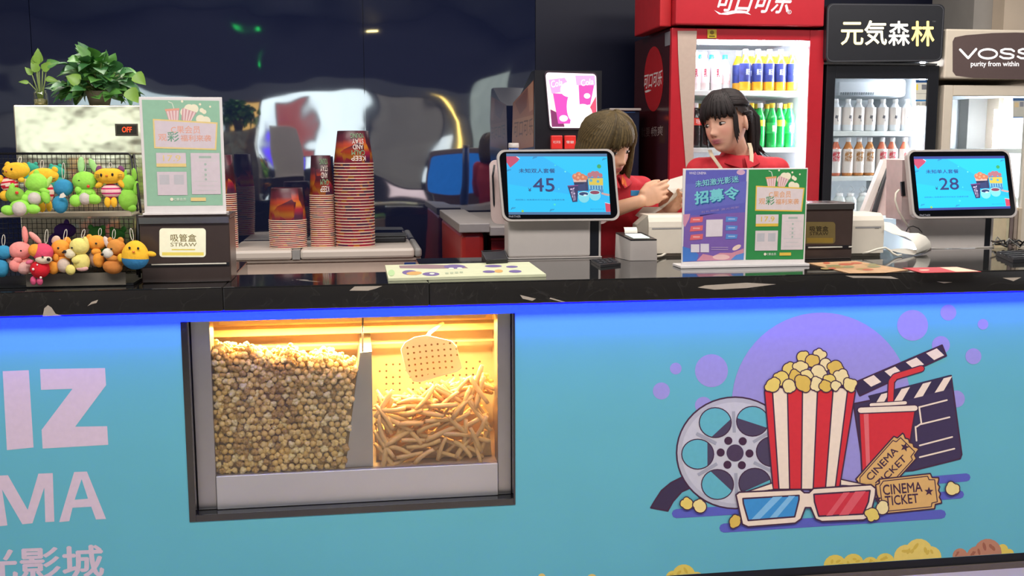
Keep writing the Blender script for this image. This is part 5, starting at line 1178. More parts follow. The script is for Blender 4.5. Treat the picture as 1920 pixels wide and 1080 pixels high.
sd = [(962, 193), (1001, 150), (1001, 275), (960, 282)]
pr.poly(sd, '#8a5238'); pr.poly([(966, 193), (990, 165), (988, 200), (975, 215)], '#6b3324'); pr.poly([(990, 163), (1000, 152), (1000, 205), (993, 210)], '#a5745a'); pr.poly([(962, 225), (1001, 215), (1001, 275), (960, 282)], '#9c6a4c')
pr.text('可口可乐', [(965, 228), (1000, 221), (1000, 252), (963, 258)], '#5c3424', .01); pr.obj('side_picture', dm)
ff = plane((0, YM, 0), (0, -1, 0))
lp = [(1022, 136), (1117, 139), (1119, 240), (1031, 240)]
obj('picture_frame', MB().prism([ff(x, y, .0005) for x, y in rr(lp, .08, .08, grow=.02)], [ff(x, y, .008) for x, y in rr(lp, .08, .08, grow=.02)]), mat('machine_trim', '#3a3038', .3), dm)
pr = Print(ff, .0085, 1.15)
pr.poly(rr(lp, .07, .07), '#ffe6ee')
pr.poly([(1028, 142), (1050, 140), (1060, 236), (1034, 238)], '#f4c8b8'); pr.poly([(1031, 205), (1052, 215), (1058, 238), (1034, 238)], '#6a2050')
pr.poly([(1036, 175), (1078, 178), (1068, 232), (1046, 232)], '#c23c9a'); pr.poly([(1028, 150), (1058, 146), (1072, 168), (1034, 176)], '#e08ab8')
pr.poly([(1084, 158), (1114, 156), (1106, 196), (1086, 200)], '#b83c94'); pr.poly([(1078, 142), (1114, 142), (1116, 160), (1080, 160)], '#d890b8'); pr.poly([(1106, 200), (1117, 180), (1118, 236), (1096, 238)], '#c8405c')
pr.ell(1066, 168, 16, 14, '#fff4f8'); pr.ell(1092, 215, 18, 20, '#fff6ee'); pr.ell(1072, 200, 10, 26, '#fff4f8'); pr.ell(1100, 180, 6, 5, '#fff0f4'); pr.ell(1056, 222, 8, 6, '#f4e0ff')  # white ovals paint glare onto the lit picture
pr.text('Cola', [(1032, 152), (1054, 148), (1054, 160), (1033, 165)], '#fff6fa', .01); pr.text('Cola', [(1088, 150), (1112, 147), (1112, 158), (1089, 162)], '#fff6fa', .01); pr.obj('lit_picture', dm)
for xa_, xb_, lb_ in ((1034, 1055, '可口可乐'), (1059, 1080, '雪碧')):
    q0, q1 = P(xa_, 254, YM-.03), P(xb_, 280, YM-.03); h = obj('dispenser_head', MB().box(q0.x, q1.x, YM-.03, YM-.001, q1.z, q0.z, 0, .004), mat('dispenser_red', '#d8302a', .35), dm)
    pr = Print(plane((0, YM-.03, 0), (0, -1, 0)), .0004); pr.text(lb_, (xa_+3, 264, xb_-4, 269), '#e8d0cc', .01); pr.obj('lettering', h)
x0, x1 = P(1141, 210, 1.85).x, P(1201, 210, 1.85).x; z1 = P(1170, 203, 1.85).z
im = thing('ice_machine', 'dark blue appliance with white top bar between drink machine and red cooler', 'appliance', ((x0+x1)/2, 2.0, z0))
obj('body', MB().box(x0+.004, x1-.004, 1.85, 2.2, z0, z1-.012, 0, .004), mat('dark_blue_case', '#1a2138', .3), im); obj('top_bar', MB().box(x0, x1, 1.835, 2.2, z1-.0118, z1, 0, .004), mat('till_white'), im)
f = plane((0, 1.85, 0), (0, -1, 0)); pr = Print(f, .0005); pr.rect(1150, 209, 1191, 211.5, '#33609c'); pr.rect(1188.5, 235, 1191, 268, '#b09a3c'); pr.rect(1166, 240, 1182, 262, '#23304f'); pr.obj('panel_strip', im)
pr = Print(f, .001, 3.); pr.ell(1175, 221, 3, 3.2, '#ff5a1c'); pr.obj('indicator_light', im)
q = P(963, 268, 1.34); z_ = zb_-.0145
bt = thing('bottle', 'blue bottle with white cap peeking over the left till', 'bottle', (q.x, 1.34, z_))
obj('body', MB().lathe([(.001, .0005), (.020, .0005), (.021, .01), (.021, q.z-z_-.022), (.001, q.z-z_-.02)], 20, c=(q.x, 1.34, z_)), mat('blue_bottle', '#2a4f98', .35), bt); obj('cap', MB().lathe([(.0225, q.z-z_-.02), (.0225, q.z-z_-.002), (.02, q.z-z_), (.001, q.z-z_)], 20, c=(q.x, 1.34, z_)), POSW, bt)
t = thing('black_tray', 'black tray on the counter left of the left till', 'tray', PZ(925, 482, ZT))
A = [PZ(x, y, ZT+.02) for x, y in ((903, 472), (946, 470), (952, 487), (912, 489))]; obj('base', MB().prism(A, [V((q.x, q.y, ZT+.0006)) for q in A]), BLK, t); obj('rim', MB().tube([q+V((0, 0, .0025)) for q in A], .002, 6, closed=True), mat('key_grey'), t)
# ------------------------------------------------------------------ the three drink coolers
CWHT = mat('cooler_white_liner', '#dfe3e6', .45, vary=.02)
TUBE = mat('cooler_tube', '#f4f8ff', .5, emis=55, ecol='#eef4ff', vary=0)
DGL = glass('cooler_door_glass', (.97, .985, .985), .02)
def cooler(name, lab, px0, px1, Y, dep, zt, case, frame, op, lights, zbase=.10, inner_z0=.25, door_t=.03):
    """op: opening px x0, x1 (at py) and top py"""
    x0, x1 = P(px0, 220, Y).x, P(px1, 220, Y).x
    t = thing(name, lab, 'drink cooler', ((x0+x1)/2, Y+dep/2, 0), 'drink coolers along the back wall')
    w = .03
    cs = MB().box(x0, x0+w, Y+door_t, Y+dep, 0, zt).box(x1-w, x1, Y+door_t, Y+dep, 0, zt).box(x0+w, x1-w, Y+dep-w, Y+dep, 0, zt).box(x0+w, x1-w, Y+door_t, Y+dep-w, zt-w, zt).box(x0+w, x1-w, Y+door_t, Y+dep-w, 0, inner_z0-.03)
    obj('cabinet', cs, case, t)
    oz = P((op[0]+op[1])/2, op[2], Y).z; ox0, ox1 = P(op[0], 220, Y).x, P(op[1], 220, Y).x
    li = MB().box(x0+w, x0+w+.008, Y+door_t, Y+dep-w, inner_z0-.03, zt-w).box(x1-w-.008, x1-w, Y+door_t, Y+dep-w, inner_z0-.03, zt-w).box(x0+w, x1-w, Y+dep-w-.008, Y+dep-w, inner_z0-.03, zt-w).box(x0+w, x1-w, Y+door_t, Y+dep-w, zt-w-.008, zt-w).box(x0+w, x1-w, Y+door_t, Y+dep-w, inner_z0-.03, inner_z0-.022)
    obj('liner', li, CWHT, t)
    d = obj('door', MB().box(x0, ox0, Y, Y+door_t-.001, zbase, zt, 0, .003).box(ox1, x1, Y, Y+door_t-.001, zbase, zt, 0, .003).box(ox0, ox1, Y, Y+door_t-.001, oz, zt, 0, .003).box(ox0, ox1, Y, Y+door_t-.001, zbase, inner_z0, 0, .003), frame, t)
    obj('door_glass', MB().box(ox0, ox1, Y+.012, Y+.016, inner_z0, oz), DGL, d)
    for a in lights: obj('light_tube', MB().tube([V(a[0]), V(a[1])], .011, 8), TUBE, t)
    return t, x0, x1, ox0, ox1, oz
# bottles
BT = {}
def bottle(kind, r, h, cap, body, label=None, zl0=.25, zl1=.7, neck=.42, textc=None):
    t = thing('drink_bottle', 'x', 'bottle', (0, 0, -5))
    ca = h*.92
    B = MB().lathe([(.001, .0005), (r*.85, .0005), (r, .008), (r, h*.62), (r*.96, h*.68), (r*neck*1.3, h*.82), (r*neck, h*.86), (r*neck, ca)], 18)
    obj('body', B, body, t, True)
    obj('cap', MB().lathe([(r*neck*1.12, ca-.006), (r*neck*1.15, h), (.001, h+.0005)], 14), cap, t, True)
    if label:
        lb_ = obj('label', MB().lathe([(r+.0006, h*zl0), (r+.0006, h*zl1)], 18), label, t, True)
        if textc:
            f = lambda u, v, hh=0.: V(((r+.001+hh)*math.cos(rad(u-90)), (r+.001+hh)*math.sin(rad(u-90)), v))
            pr = Print(f, 0, step=.0002); pr.text(textc[0], [(-textc[2], h*textc[4]), (textc[2], h*textc[4]), (textc[2], h*textc[3]), (-textc[2], h*textc[3])], textc[1], .03); pr.obj('lettering', t, True)
    return t
def liquid(k, c, r=.12): return mat('drink_'+k, c, r, spec=.5, vary=.03)
protos = {
 'juice': bottle('juice', .026, .19, mat('cap_white', '#e6e6e6', .4), liquid('juice', '#e0a028'), mat('label_navy', '#26306c', .4, vary=.3, scale=60), .22, .66, textc=('果汁', '#c9d4ec', 22, .38, .52)),
 'milk': bottle('milk', .026, .175, mat('cap_white'), liquid('milk', '#e8e4e4'), mat('label_milk', '#e4dce0', .4, vary=.05), .2, .72, textc=('乳', '#b03048', 16, .36, .56)),
 'milkb': bottle('milkb', .026, .17, mat('cap_blue', '#2f9cc8', .4), liquid('milk', '#e8e4e4'), mat('label_pale_red', '#d8b4b0', .4, vary=.3, scale=60), .2, .70),
 'cola': bottle('cola', .026, .205, mat('cap_white'), liquid('cola', '#1c0f10'), mat('label_red', '#d83a2a', .4), .5, .66, textc=('可乐', '#f0e0dc', 22, .53, .63)),
 'colay': bottle('colay', .026, .205, mat('cap_yellow', '#e0b428', .4), liquid('cola', '#1c0f10'), mat('label_red', '#d83a2a', .4), .5, .66),
 'lime': bottle('lime', .026, .205, mat('cap_yellow', '#e0b428', .4), mat('green_soda', '#18a048', .12, vary=.03), mat('label_green', '#2cc060', .4, vary=.2, scale=60), .32, .56, textc=('雪碧', '#e6f4d0', 22, .36, .5)),
 'limey': bottle('limey', .026, .205, mat('cap_white'), mat('green_soda', '#18a048', .12), mat('label_lime_yellow', '#d8cc3c', .4), .48, .62),
 'tea': bottle('tea', .026, .18, mat('cap_white'), liquid('tea', '#b8763c'), mat('label_white', '#e4dcd6', .4, vary=.03), .08, .70, textc=('燃茶', '#a8743c', 38, .38, .64)),
 'teapink': bottle('teapink', .026, .18, mat('cap_white'), liquid('teapink', '#c46a50'), mat('label_white', '#e4dcd6', .4), .08, .70, textc=('燃茶', '#c03a44', 38, .38, .64)),
 'water': bottle('water', .026, .15, mat('cap_white'), liquid('water', '#e6eaee'), mat('label_white', '#e4dcd6', .4), .2, .74, textc=('气', '#3c3c48', 16, .3, .5)),
 'jar': bottle('jar', .030, .10, mat('cap_white'), mat('clear_jar', '#c9d0cf', .12), mat('label_frost', '#d8dede', .3), .15, .55, .5, textc=('森', '#2c2c30', 16, .2, .5)),
}
def jar_handle(t):
    obj('handle', MB().tube([V((.0, 0, .10)), V((-.016, 0, .118)), V((0, 0, .134)), V((.016, 0, .118)), V((0, 0, .10))], .002, 6), mat('cap_white'), t, True)
jar_handle(protos['jar'])
def row(kind_seq, pxs, py, Y, z, label_fn, group):
    for i, (k, px) in enumerate(zip(kind_seq, pxs)):
        q = P(px, py, Y); dup(protos[k], (q.x, Y, z), label_fn(i), group=group, rz=random.uniform(-.25, .25))

# red cooler
YA = 1.5
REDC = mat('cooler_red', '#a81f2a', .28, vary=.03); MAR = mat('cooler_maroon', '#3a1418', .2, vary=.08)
ztA = P(1400, 54, YA).z
xx0, xx1 = P(1300, 220, YA).x, P(1518, 220, YA).x
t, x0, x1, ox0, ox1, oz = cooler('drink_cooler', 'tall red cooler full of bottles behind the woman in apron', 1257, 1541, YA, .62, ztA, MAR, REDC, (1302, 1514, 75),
    [((xx0+.03, YA+.05, ztA-.055), (xx1-.03, YA+.05, ztA-.055)), ((xx1-.012, YA+.06, .35), (xx1-.012, YA+.06, ztA-.08))])
f = plane((0, YA, 0), (0, -1, 0)); pr = Print(f, .0035, rough=.35)
pr.poly([(1270, 58), (1306, 58), (1304, 120), (1301, 200), (1299, 330), (1297, 480), (1292, 480), (1290, 400), (1286, 320), (1279, 230), (1274, 160), (1271, 100)], '#b09e92'); pr.obj('cream_wave', t)
pr = Print(f, .0035, rough=.4); pr.rect(1326, 55.5, 1343, 71.5, '#b09a2c'); pr.ell(1334.5, 61, 4, 4, '#6d5a18'); pr.rect(1329, 67, 1340, 69.5, '#5a4a18'); pr.obj('yellow_sticker', t)
# header
yh = YA-.035; hx0, hx1 = P(1267, 20, yh).x, P(1546, 20, yh).x; hz0 = (P(1300, 45, yh).z+P(1500, 50, yh).z)/2
hd = obj('header', MB().box(hx0, hx1, yh, YA+.45, hz0, hz0+.30, 0, .006), REDC, t)
obj('header_side', MB().box(hx0-.055, hx0-.001, YA+.02, YA+.45, hz0-.004, hz0+.30, 0, .006), mat('cooler_red_side', '#b02026', .3), t)
pr = Print(plane((0, yh, 0), (0, -1, 0)), .0005, .7)
pr.text('可口可乐', [(1350, -16), (1492, -16), (1476, 25), (1340, 20)], '#fff2f2', .03); pr.poly([(1339, 19), (1352, 25), (1372, 20), (1386, 19), (1400, 21), (1408, 28), (1396, 25), (1380, 25), (1364, 28), (1348, 27)], '#fff2f2')
pr.ell(1480, 22.5, 4, 4, '#fff2f2'); pr.ell(1480, 22.5, 3.2, 3.2, '#a01418'); pr.text('R', (1478, 20, 1482, 25), '#fff2f2'); pr.obj('lettering', hd)
fs3 = plane((x0, 0, 0), (-1, 0, 0)); pr = Print(fs3, .0008, rough=.3)
pr.ell(1226, 148, 18, 61, '#a81e24', .02, 40); pr.text('可口可乐', [(1209, 140), (1243, 131), (1240, 160), (1207, 167)], '#cfc4c2', .02); pr.poly([(1209, 171), (1216, 168), (1222, 169), (1217, 172), (1211, 174)], '#cfc4c2'); pr.text('畅爽', [(1222, 238), (1244, 235), (1243, 254), (1221, 256)], '#8c7a78', .01); pr.text('就要', [(1203, 240), (1219, 238), (1219, 256), (1203, 257)], '#57403f', .01)
pr.obj('side_print', t)
pr = Print(fs3, .0008, rough=.3); pr.poly([(1247, 62), (1257, 58), (1257, 84), (1247, 87)], '#7d7a80'); pr.obj('side_sticker', t)
SHM = mat('shelf_white', '#d4dad8', .4)
def shelf(t, xa, xb, ya, yb, z, nm='shelf'): obj(nm, MB().box(xa, xb, ya, yb, z-.022, z, 0, .002), SHM, t)
il, ir = x0+.04, x1-.04
Yr = YA+.12
for py in (170, 277, 378): shelf(t, il, ir, YA+.07, YA+.57, P(1400, py, YA+.07).z)
z1, z2, z3 = [P(1400, py, YA+.07).z+.0006 for py in (170, 277, 378)]
row(['juice']*5, [1397, 1420.5, 1442, 1463, 1485.5], 130, Yr, z1, lambda i: ('%s yellow juice bottle from the left in the front row, top shelf of red cooler' % nth(i+1)) if i else 'leftmost yellow juice bottle in the front row, top shelf of red cooler', 'yellow juice bottles in the red cooler')
row(['juice']*5, [1384, 1408, 1431, 1452, 1473], 130, Yr+.10, z1, lambda i: ('%s yellow juice bottle from the left in the back row, top shelf of red cooler' % nth(i+1)) if i else 'leftmost yellow juice bottle in the back row, top shelf of red cooler', 'yellow juice bottles in the red cooler')
row(['milk', 'milk', 'milk'], [1320, 1343, 1304], 130, Yr, z1, lambda i: ['white drink bottle with white cap, second from left on top shelf of red cooler', 'white drink bottle with white cap, third from left on top shelf of red cooler', 'white drink bottle at the left edge of the top shelf, red cooler'][i], 'white drink bottles in the red cooler')
row(['milkb', 'milkb', 'milkb'], [1312, 1334, 1359], 130, Yr+.08, z1, lambda i: ['leftmost white drink bottle with blue cap, back row of red cooler', 'middle white drink bottle with blue cap, back row of red cooler', 'blue capped bottle with pink label right of the white drink bottles'][i], 'white drink bottles in the red cooler')
row(['lime', 'limey', 'lime', 'limey', 'lime'], [1408, 1424, 1447, 1461, 1480], 235, Yr, z2, lambda i: ('%s green soda bottle from the left in the front row of red cooler' % nth(i+1)) if i else 'leftmost green soda bottle in the front row of red cooler', 'green soda bottles in the red cooler')
row(['lime', 'lime', 'lime'], [1417, 1437, 1471], 235, Yr+.09, z2, lambda i: ('%s green soda bottle in the back row of red cooler' % ['leftmost', 'middle', 'rightmost'][i]), 'green soda bottles in the red cooler')
row(['cola', 'cola', 'cola'], [1304, 1322, 1342], 235, Yr, z2, lambda i: ('%s dark cola bottle in the front row of red cooler' % ['leftmost', 'middle', 'rightmost'][i]), 'cola bottles in the red cooler')
row(['colay', 'colay'], [1313, 1332], 235, Yr+.09, z2, lambda i: ('%s yellow capped cola bottle in the back row of red cooler' % ['left', 'right'][i]), 'cola bottles in the red cooler')

# black cooler
YBc = 1.5
BKC = mat('cooler_black', '#15161b', .3, vary=.05)
ztB = P(1650, 122, YBc).z
xx0, xx1 = P(1566, 220, YBc).x, P(1738, 220, YBc).x
t, x0, x1, ox0, ox1, oz = cooler('drink_cooler', 'black cooler with glowing gold characters on its rounded header', 1547, 1757, YBc, .62, ztB, BKC, BKC, (1564, 1737, 147),
    [((xx0+.01, YBc+.045, oz-.012), (xx1-.01, YBc+.045, oz-.012)), ((xx1-.006, YBc+.05, .35), (xx1-.006, YBc+.05, oz-.02))])
yh = YBc-.03; fh = plane((0, yh, 0), (0, -1, 0))
hq = [(1551, 6), (1772, 8), (1766, 115), (1548, 117)]
ho = rr(hq, .05, .10); A = [fh(x, y) for x, y in ho]; hd = obj('header', MB().prism(A, [q+V((0, .4, 0)) for q in A]), mat('header_black', '#1c1d22', .35), t)
pr = Print(fh, .0006); pr.stroke(rr(hq, .05, .10, grow=-.012), 1.2, '#4a4b50', True); pr.obj('header_outline', hd)
pr = Print(fh, .001, 1.5)
pr.text('元', (1577, 42, 1618, 84), '#ffe9a0', .022); pr.text('気', (1621, 39, 1662, 84), '#fff0c0', .022); pr.text('森', (1666, 40, 1705, 85), '#fff8e8', .02); pr.text('林', (1709, 40, 1751, 86), '#ffe27a', .022); pr.obj('lit_characters', hd)
pr = Print(fh, .001, .4); pr.text('TM', (1748, 39, 1754, 42), '#8a8a8a'); pr.obj('trade_mark', hd)
q0, q1 = P(1545, 125, YBc-.006), P(1757, 125, YBc-.006); obj('chrome_strip', MB().box(q0.x, q1.x, YBc-.006, YBc+.02, ztB+.0005, ztB+.009), CHR, t)
pr = Print(plane((0, YBc+.012, 0), (0, -1, 0)), .0008, rough=.4)
pr.rect(1717, 150, 1738.5, 199, '#c9c8bc'); pr.rect(1717, 150, 1738.5, 155, '#2f5a94'); pr.rect(1716.5, 187, 1737.5, 190, '#2f78b0'); pr.rect(1718, 158, 1721, 169, '#e0c83c'); pr.rect(1728, 158.5, 1737, 168, '#6d7078'); pr.rect(1718, 175, 1737, 176, '#9a9a94'); pr.rect(1718, 192, 1725, 197, '#a5a5a0'); pr.rect(1728, 192, 1736, 197, '#a5a5a0'); pr.obj('energy_label', t)
il, ir = x0+.04, x1-.04
ev0, ev1 = P(1566, 160, YBc+.2), P(1700, 190, YBc+.2)
ev = obj('evaporator_cover', MB().box(ev0.x, ev1.x, YBc+.2, YBc+.55, ev1.z+.02, ztB-.045, 0, .02), CWHT, t)
pr = Print(plane((0, YBc+.2, 0), (0, -1, 0)), .0006)
for i in range(15): pr.poly([(1576+i*4.3, 173), (1578.4+i*4.3, 173), (1577.6+i*4.3, 178), (1575.4+i*4.3, 178)], '#5d6468')
pr.obj('vent', ev)
for py in (246, 330, 402): shelf(t, il, ir, YBc+.07, YBc+.57, P(1640, py, YBc+.07).z)
z1, z2, z3 = [P(1640, py, YBc+.07).z+.0006 for py in (246, 330, 402)]
row(['water']*7, [1566, 1589, 1609.5, 1631, 1654, 1677, 1699], 225, YBc+.11, z1, lambda i: ('%s white water bottle from the left on the upper shelf of black cooler' % nth(i+1)) if i else 'leftmost white water bottle on the upper shelf of black cooler', 'white bottles in the black cooler')
row(['teapink', 'tea', 'tea', 'tea', 'teapink', 'teapink', 'teapink'], [1566, 1589, 1609.5, 1629.5, 1652.5, 1671.5, 1695], 300, YBc+.11, z2, lambda i: ('%s tea bottle from the left on the middle shelf of black cooler' % nth(i+1)) if i else 'leftmost tea bottle on the middle shelf of black cooler', 'tea bottles in the black cooler')
row(['jar']*3, [1573, 1594, 1617], 385, YBc+.11, z3, lambda i: ['left', 'middle', 'right'][i]+' round clear jar bottle on the lowest visible shelf of black cooler', 'jar bottles in the black cooler')

# pale cooler at the right edge
YV = 1.5
CRC = mat('cooler_cream', '#cabfae', .35, vary=.02)
ztV = P(1850, 160, YV).z
xx0, xx1 = P(1790, 220, YV).x, P(1908, 220, YV).x
t, x0, x1, ox0, ox1, oz = cooler('drink_cooler', 'nearly empty cream cooler with dark oval sign at the right edge', 1768, 1990, YV, .62, ztV, CRC, CRC, (1785, 1925, 180),
    [((P(1940, 220, YV).x, YV+.3, .5), (P(1940, 220, YV).x, YV+.3, ztV-.1))])
yh = YV-.02; fh = plane((0, yh, 0), (0, -1, 0)); q0, q1 = P(1774, 60, yh), P(2000, 149, yh)
hd = obj('header', MB().box(q0.x, q1.x, yh, YV+.5, q1.z, P(1850, 55, yh).z, 0, .008), CRC, t)
ov = [(1786, 78), (1790, 70), (1810, 66), (1860, 62), (1905, 61), (1950, 62), (2000, 66), (2010, 78), (2008, 135), (1990, 144), (1930, 149), (1880, 148), (1825, 146), (1792, 142), (1786, 134)]
pr = Print(fh, .0006, rough=.35); pr.poly(ov, '#594a48'); pr.obj('oval_sign', hd)
pr = Print(fh, .0012, 1.3)
for (a_, w_) in ((1800, 0),): pass
pr.stroke([(1800, 93), (1815, 109), (1830, 92)], 4, '#fffdfa'); 
def ringo(x, y, rx, ry, w_): pr.stroke([(x+rx*math.cos(i*math.pi/14), y+ry*math.sin(i*math.pi/14)) for i in range(28)], w_, '#fffdfa', True)
ringo(1852, 101, 17, 8.6, 3.6)
def esse(x): pr.stroke([(x+13, 96), (x+8, 92.6), (x-4, 92), (x-11, 94.5), (x-11, 98), (x-4, 100.4), (x+6, 101.4), (x+12, 104), (x+11, 107.6), (x+4, 109.6), (x-7, 109.2), (x-13, 106)], 3.4, '#fffdfa')
esse(1888); esse(1921)
pr.text('purity from within', (1820, 115, 1910, 127), '#f8f2ee', .012); pr.obj('lit_lettering', hd)
pr = Print(plane((0, YV+.012, 0), (0, -1, 0)), .0008, rough=.4); pr.rect(1899, 184, 1920, 221, '#b4b4aa'); pr.rect(1899, 184, 1920, 189, '#3f6290'); pr.rect(1899, 219, 1918, 221, '#3f6290'); pr.rect(1902, 192, 1910, 201, '#c9b48c'); pr.rect(1912, 191, 1919, 200, '#7d8088'); pr.obj('energy_label', t)
for py in (279, 372): shelf(t, x0+.04, x1-.04, YV+.07, YV+.57, P(1850, py, YV+.07).z)
for o in list(protos.values()):
    for c in list(o.children): bpy.data.objects.remove(c)
    bpy.data.objects.remove(o)
# ------------------------------------------------------------------ the two women behind the counter
def skin_mat():
    m = bpy.data.materials.new('skin'); m.use_nodes = True; nt = m.node_tree; b = nt.nodes['Principled BSDF']; I = b.inputs
    a = nt.nodes.new('ShaderNodeAttribute'); a.attribute_name = 'tone'
    nz = nt.nodes.new('ShaderNodeTexNoise'); nz.inputs['Scale'].default_value = 40; mx = nt.nodes.new('ShaderNodeMix'); mx.data_type = 'RGBA'; mx.blend_type = 'MULTIPLY'
    rp_ = nt.nodes.new('ShaderNodeValToRGB'); rp_.color_ramp.elements[0].color = (.93, .93, .93, 1); rp_.color_ramp.elements[1].color = (1, 1, 1, 1)
    nt.links.new(nz.outputs['Fac'], rp_.inputs['Fac']); mx.inputs[0].default_value = 1
    nt.links.new(a.outputs['Color'], mx.inputs[6]); nt.links.new(rp_.outputs['Color'], mx.inputs[7]); nt.links.new(mx.outputs[2], I['Base Color'])
    I['Roughness'].default_value = .5; I['Specular IOR Level'].default_value = .35; I['Subsurface Weight'].default_value = .12; I['Subsurface Radius'].default_value = (.012, .005, .003)
    return m
SKIN = skin_mat()
def gs(a, s): return math.exp(-(a/s)**2)
def skull(p, k=1.0, off=0.):
    """smooth head form; p unit direction, face towards -y"""
    q = V((p.x*.073, p.y*.092, p.z*.113)); t = max(0, -p.z)
    q.x *= 1-.24*t**1.7
    if p.y > 0: q.y *= 1-.50*t**1.5
    q.y -= .030*t**1.6*max(0, min(1, .5-p.y))
    return q*k+p*off
def face(p, q_):
    q = skull(p)
    if p.y < .1:
        fr = min(1, (.1-p.y)*3); x, z = q.x, q.z; ax = abs(x); d = 0
        d += .019*gs(x, .0095)*gs(z+.034, .0115)+.010*gs(x, .008)*gs(z+.012, .022)+.006*gs(ax-.011, .007)*gs(z+.037, .008)
        d -= .007*gs(ax-.031, .014)*gs(z-.000, .010)
        d += .003*gs(z-.022, .010)*gs(x, .05)+.004*gs(ax-.040, .018)*gs(z+.030, .020)
        d += .0055*gs(x, .019)*(gs(z+.0595, .0042)+1.15*gs(z+.0695, .0050))-.003*gs(x, .020)*gs(z+.0645, .0020)
        d += .005*gs(x, .020)*gs(z+.100, .012)-.003*gs(x, .02)*gs(z+.082, .006)
        q.y -= d*fr
    return q
def remesh(mb, vox, smooth, name):
    me = mb.mesh(name, []); o = bpy.data.objects.new(name, me); COL.objects.link(o)
    r = o.modifiers.new('r', 'REMESH'); r.mode = 'VOXEL'; r.voxel_size = vox
    if smooth: s = o.modifiers.new('s', 'SMOOTH'); s.factor = .5; s.iterations = smooth
    dg = bpy.context.evaluated_depsgraph_get(); out = bpy.data.meshes.new_from_object(o.evaluated_get(dg)); bpy.data.objects.remove(o); bpy.data.meshes.remove(me)
    for p in out.polygons: p.use_smooth = True
    return out
def limb(mb, pts, rs, n=14, sub=5):
    """a tapering limb through joints"""
    P_ = [V(p) for p in pts]; path = []; rr_ = []
    for i in range(len(P_)-1):
        for k in range(sub): t = k/sub; path.append(P_[i].lerp(P_[i+1], t)); rr_.append(rs[i]+(rs[i+1]-rs[i])*t)
    path.append(P_[-1]); rr_.append(rs[-1]); mb.tube(path, rr_, n)
    for p, r in zip(P_, rs): mb.ell(p, (r, r, r), nu=14, nv=10)
def hand(mb, W, d, side, n, curl, size=1.0, thumb_up=1):
    """W wrist, d pointing along the hand, side across the palm (towards the thumb), n out of the back of the hand"""
    d = d.normalized(); side = side.normalized(); n = n.normalized(); s = size
    R = MX((side, n, d)).transposed()
    mb.ell(W+d*.042*s, (.038*s, .013*s, .05*s), R=R, nu=18, nv=12); mb.ell(W+d*.062*s, (.040*s, .0125*s, .026*s), R=R, nu=18, nv=12)
    mb.ell(W+d*.03*s+side*.022*s-n*.006*s, (.017*s, .015*s, .028*s), R=R)
    for i, (o_, L, r) in enumerate(((.029, .070, .0083), (.010, .077, .0086), (-.009, .072, .0082), (-.027, .057, .0073))):
        a = W+d*(.082-.005*abs(i-1))*s+side*o_*s; c = curl[i]; path = [a-d*.02*s, a]; cur = a; ang = 0
        for k, f in enumerate((.45, .31, .24)):
            ang += c*(.7, 1., .8)[k]; dirv = d*math.cos(ang)-n*math.sin(ang)+side*(o_*.9); cur = cur+dirv*(L*f*s); path.append(cur)
        limb(mb, path, [r*s*1.05, r*s*1.05, r*s, r*s*.92, r*s*.78], 10, 3)
    a = W+d*.022*s+side*.028*s; p2 = a+(d*.80+side*.50*thumb_up-n*.20)*.036*s; p3 = p2+(d*.98+side*.02-n*.25)*.030*s; p4 = p3+(d*.9-side*.15-n*.4)*.024*s
    limb(mb, [a, p2, p3, p4], [.014*s, .0115*s, .010*s, .0078*s], 10, 3)
def loft(mb, secs, n=28):
    """secs: centre, half width, half depth, yaw"""
    rings = []
    for c, w, d_, yw in secs:
        ca, sa = math.cos(yw), math.sin(yw); r = []
        for j in range(n):
            t = 2*math.pi*j/n; x = w*math.copysign(abs(math.cos(t))**.85, math.cos(t)); y = d_*math.copysign(abs(math.sin(t))**.85, math.sin(t)); r.append(V(c)+V((x*ca-y*sa, x*sa+y*ca, 0)))
        rings.append(r)
    for A, B in zip(rings[:-1], rings[1:]): mb.add(A+B, [(j, (j+1) % n, n+(j+1) % n, n+j) for j in range(n)], 0, True)
    mb.add(rings[0], [list(range(n))[::-1]]); mb.add(rings[-1], [list(range(n))])
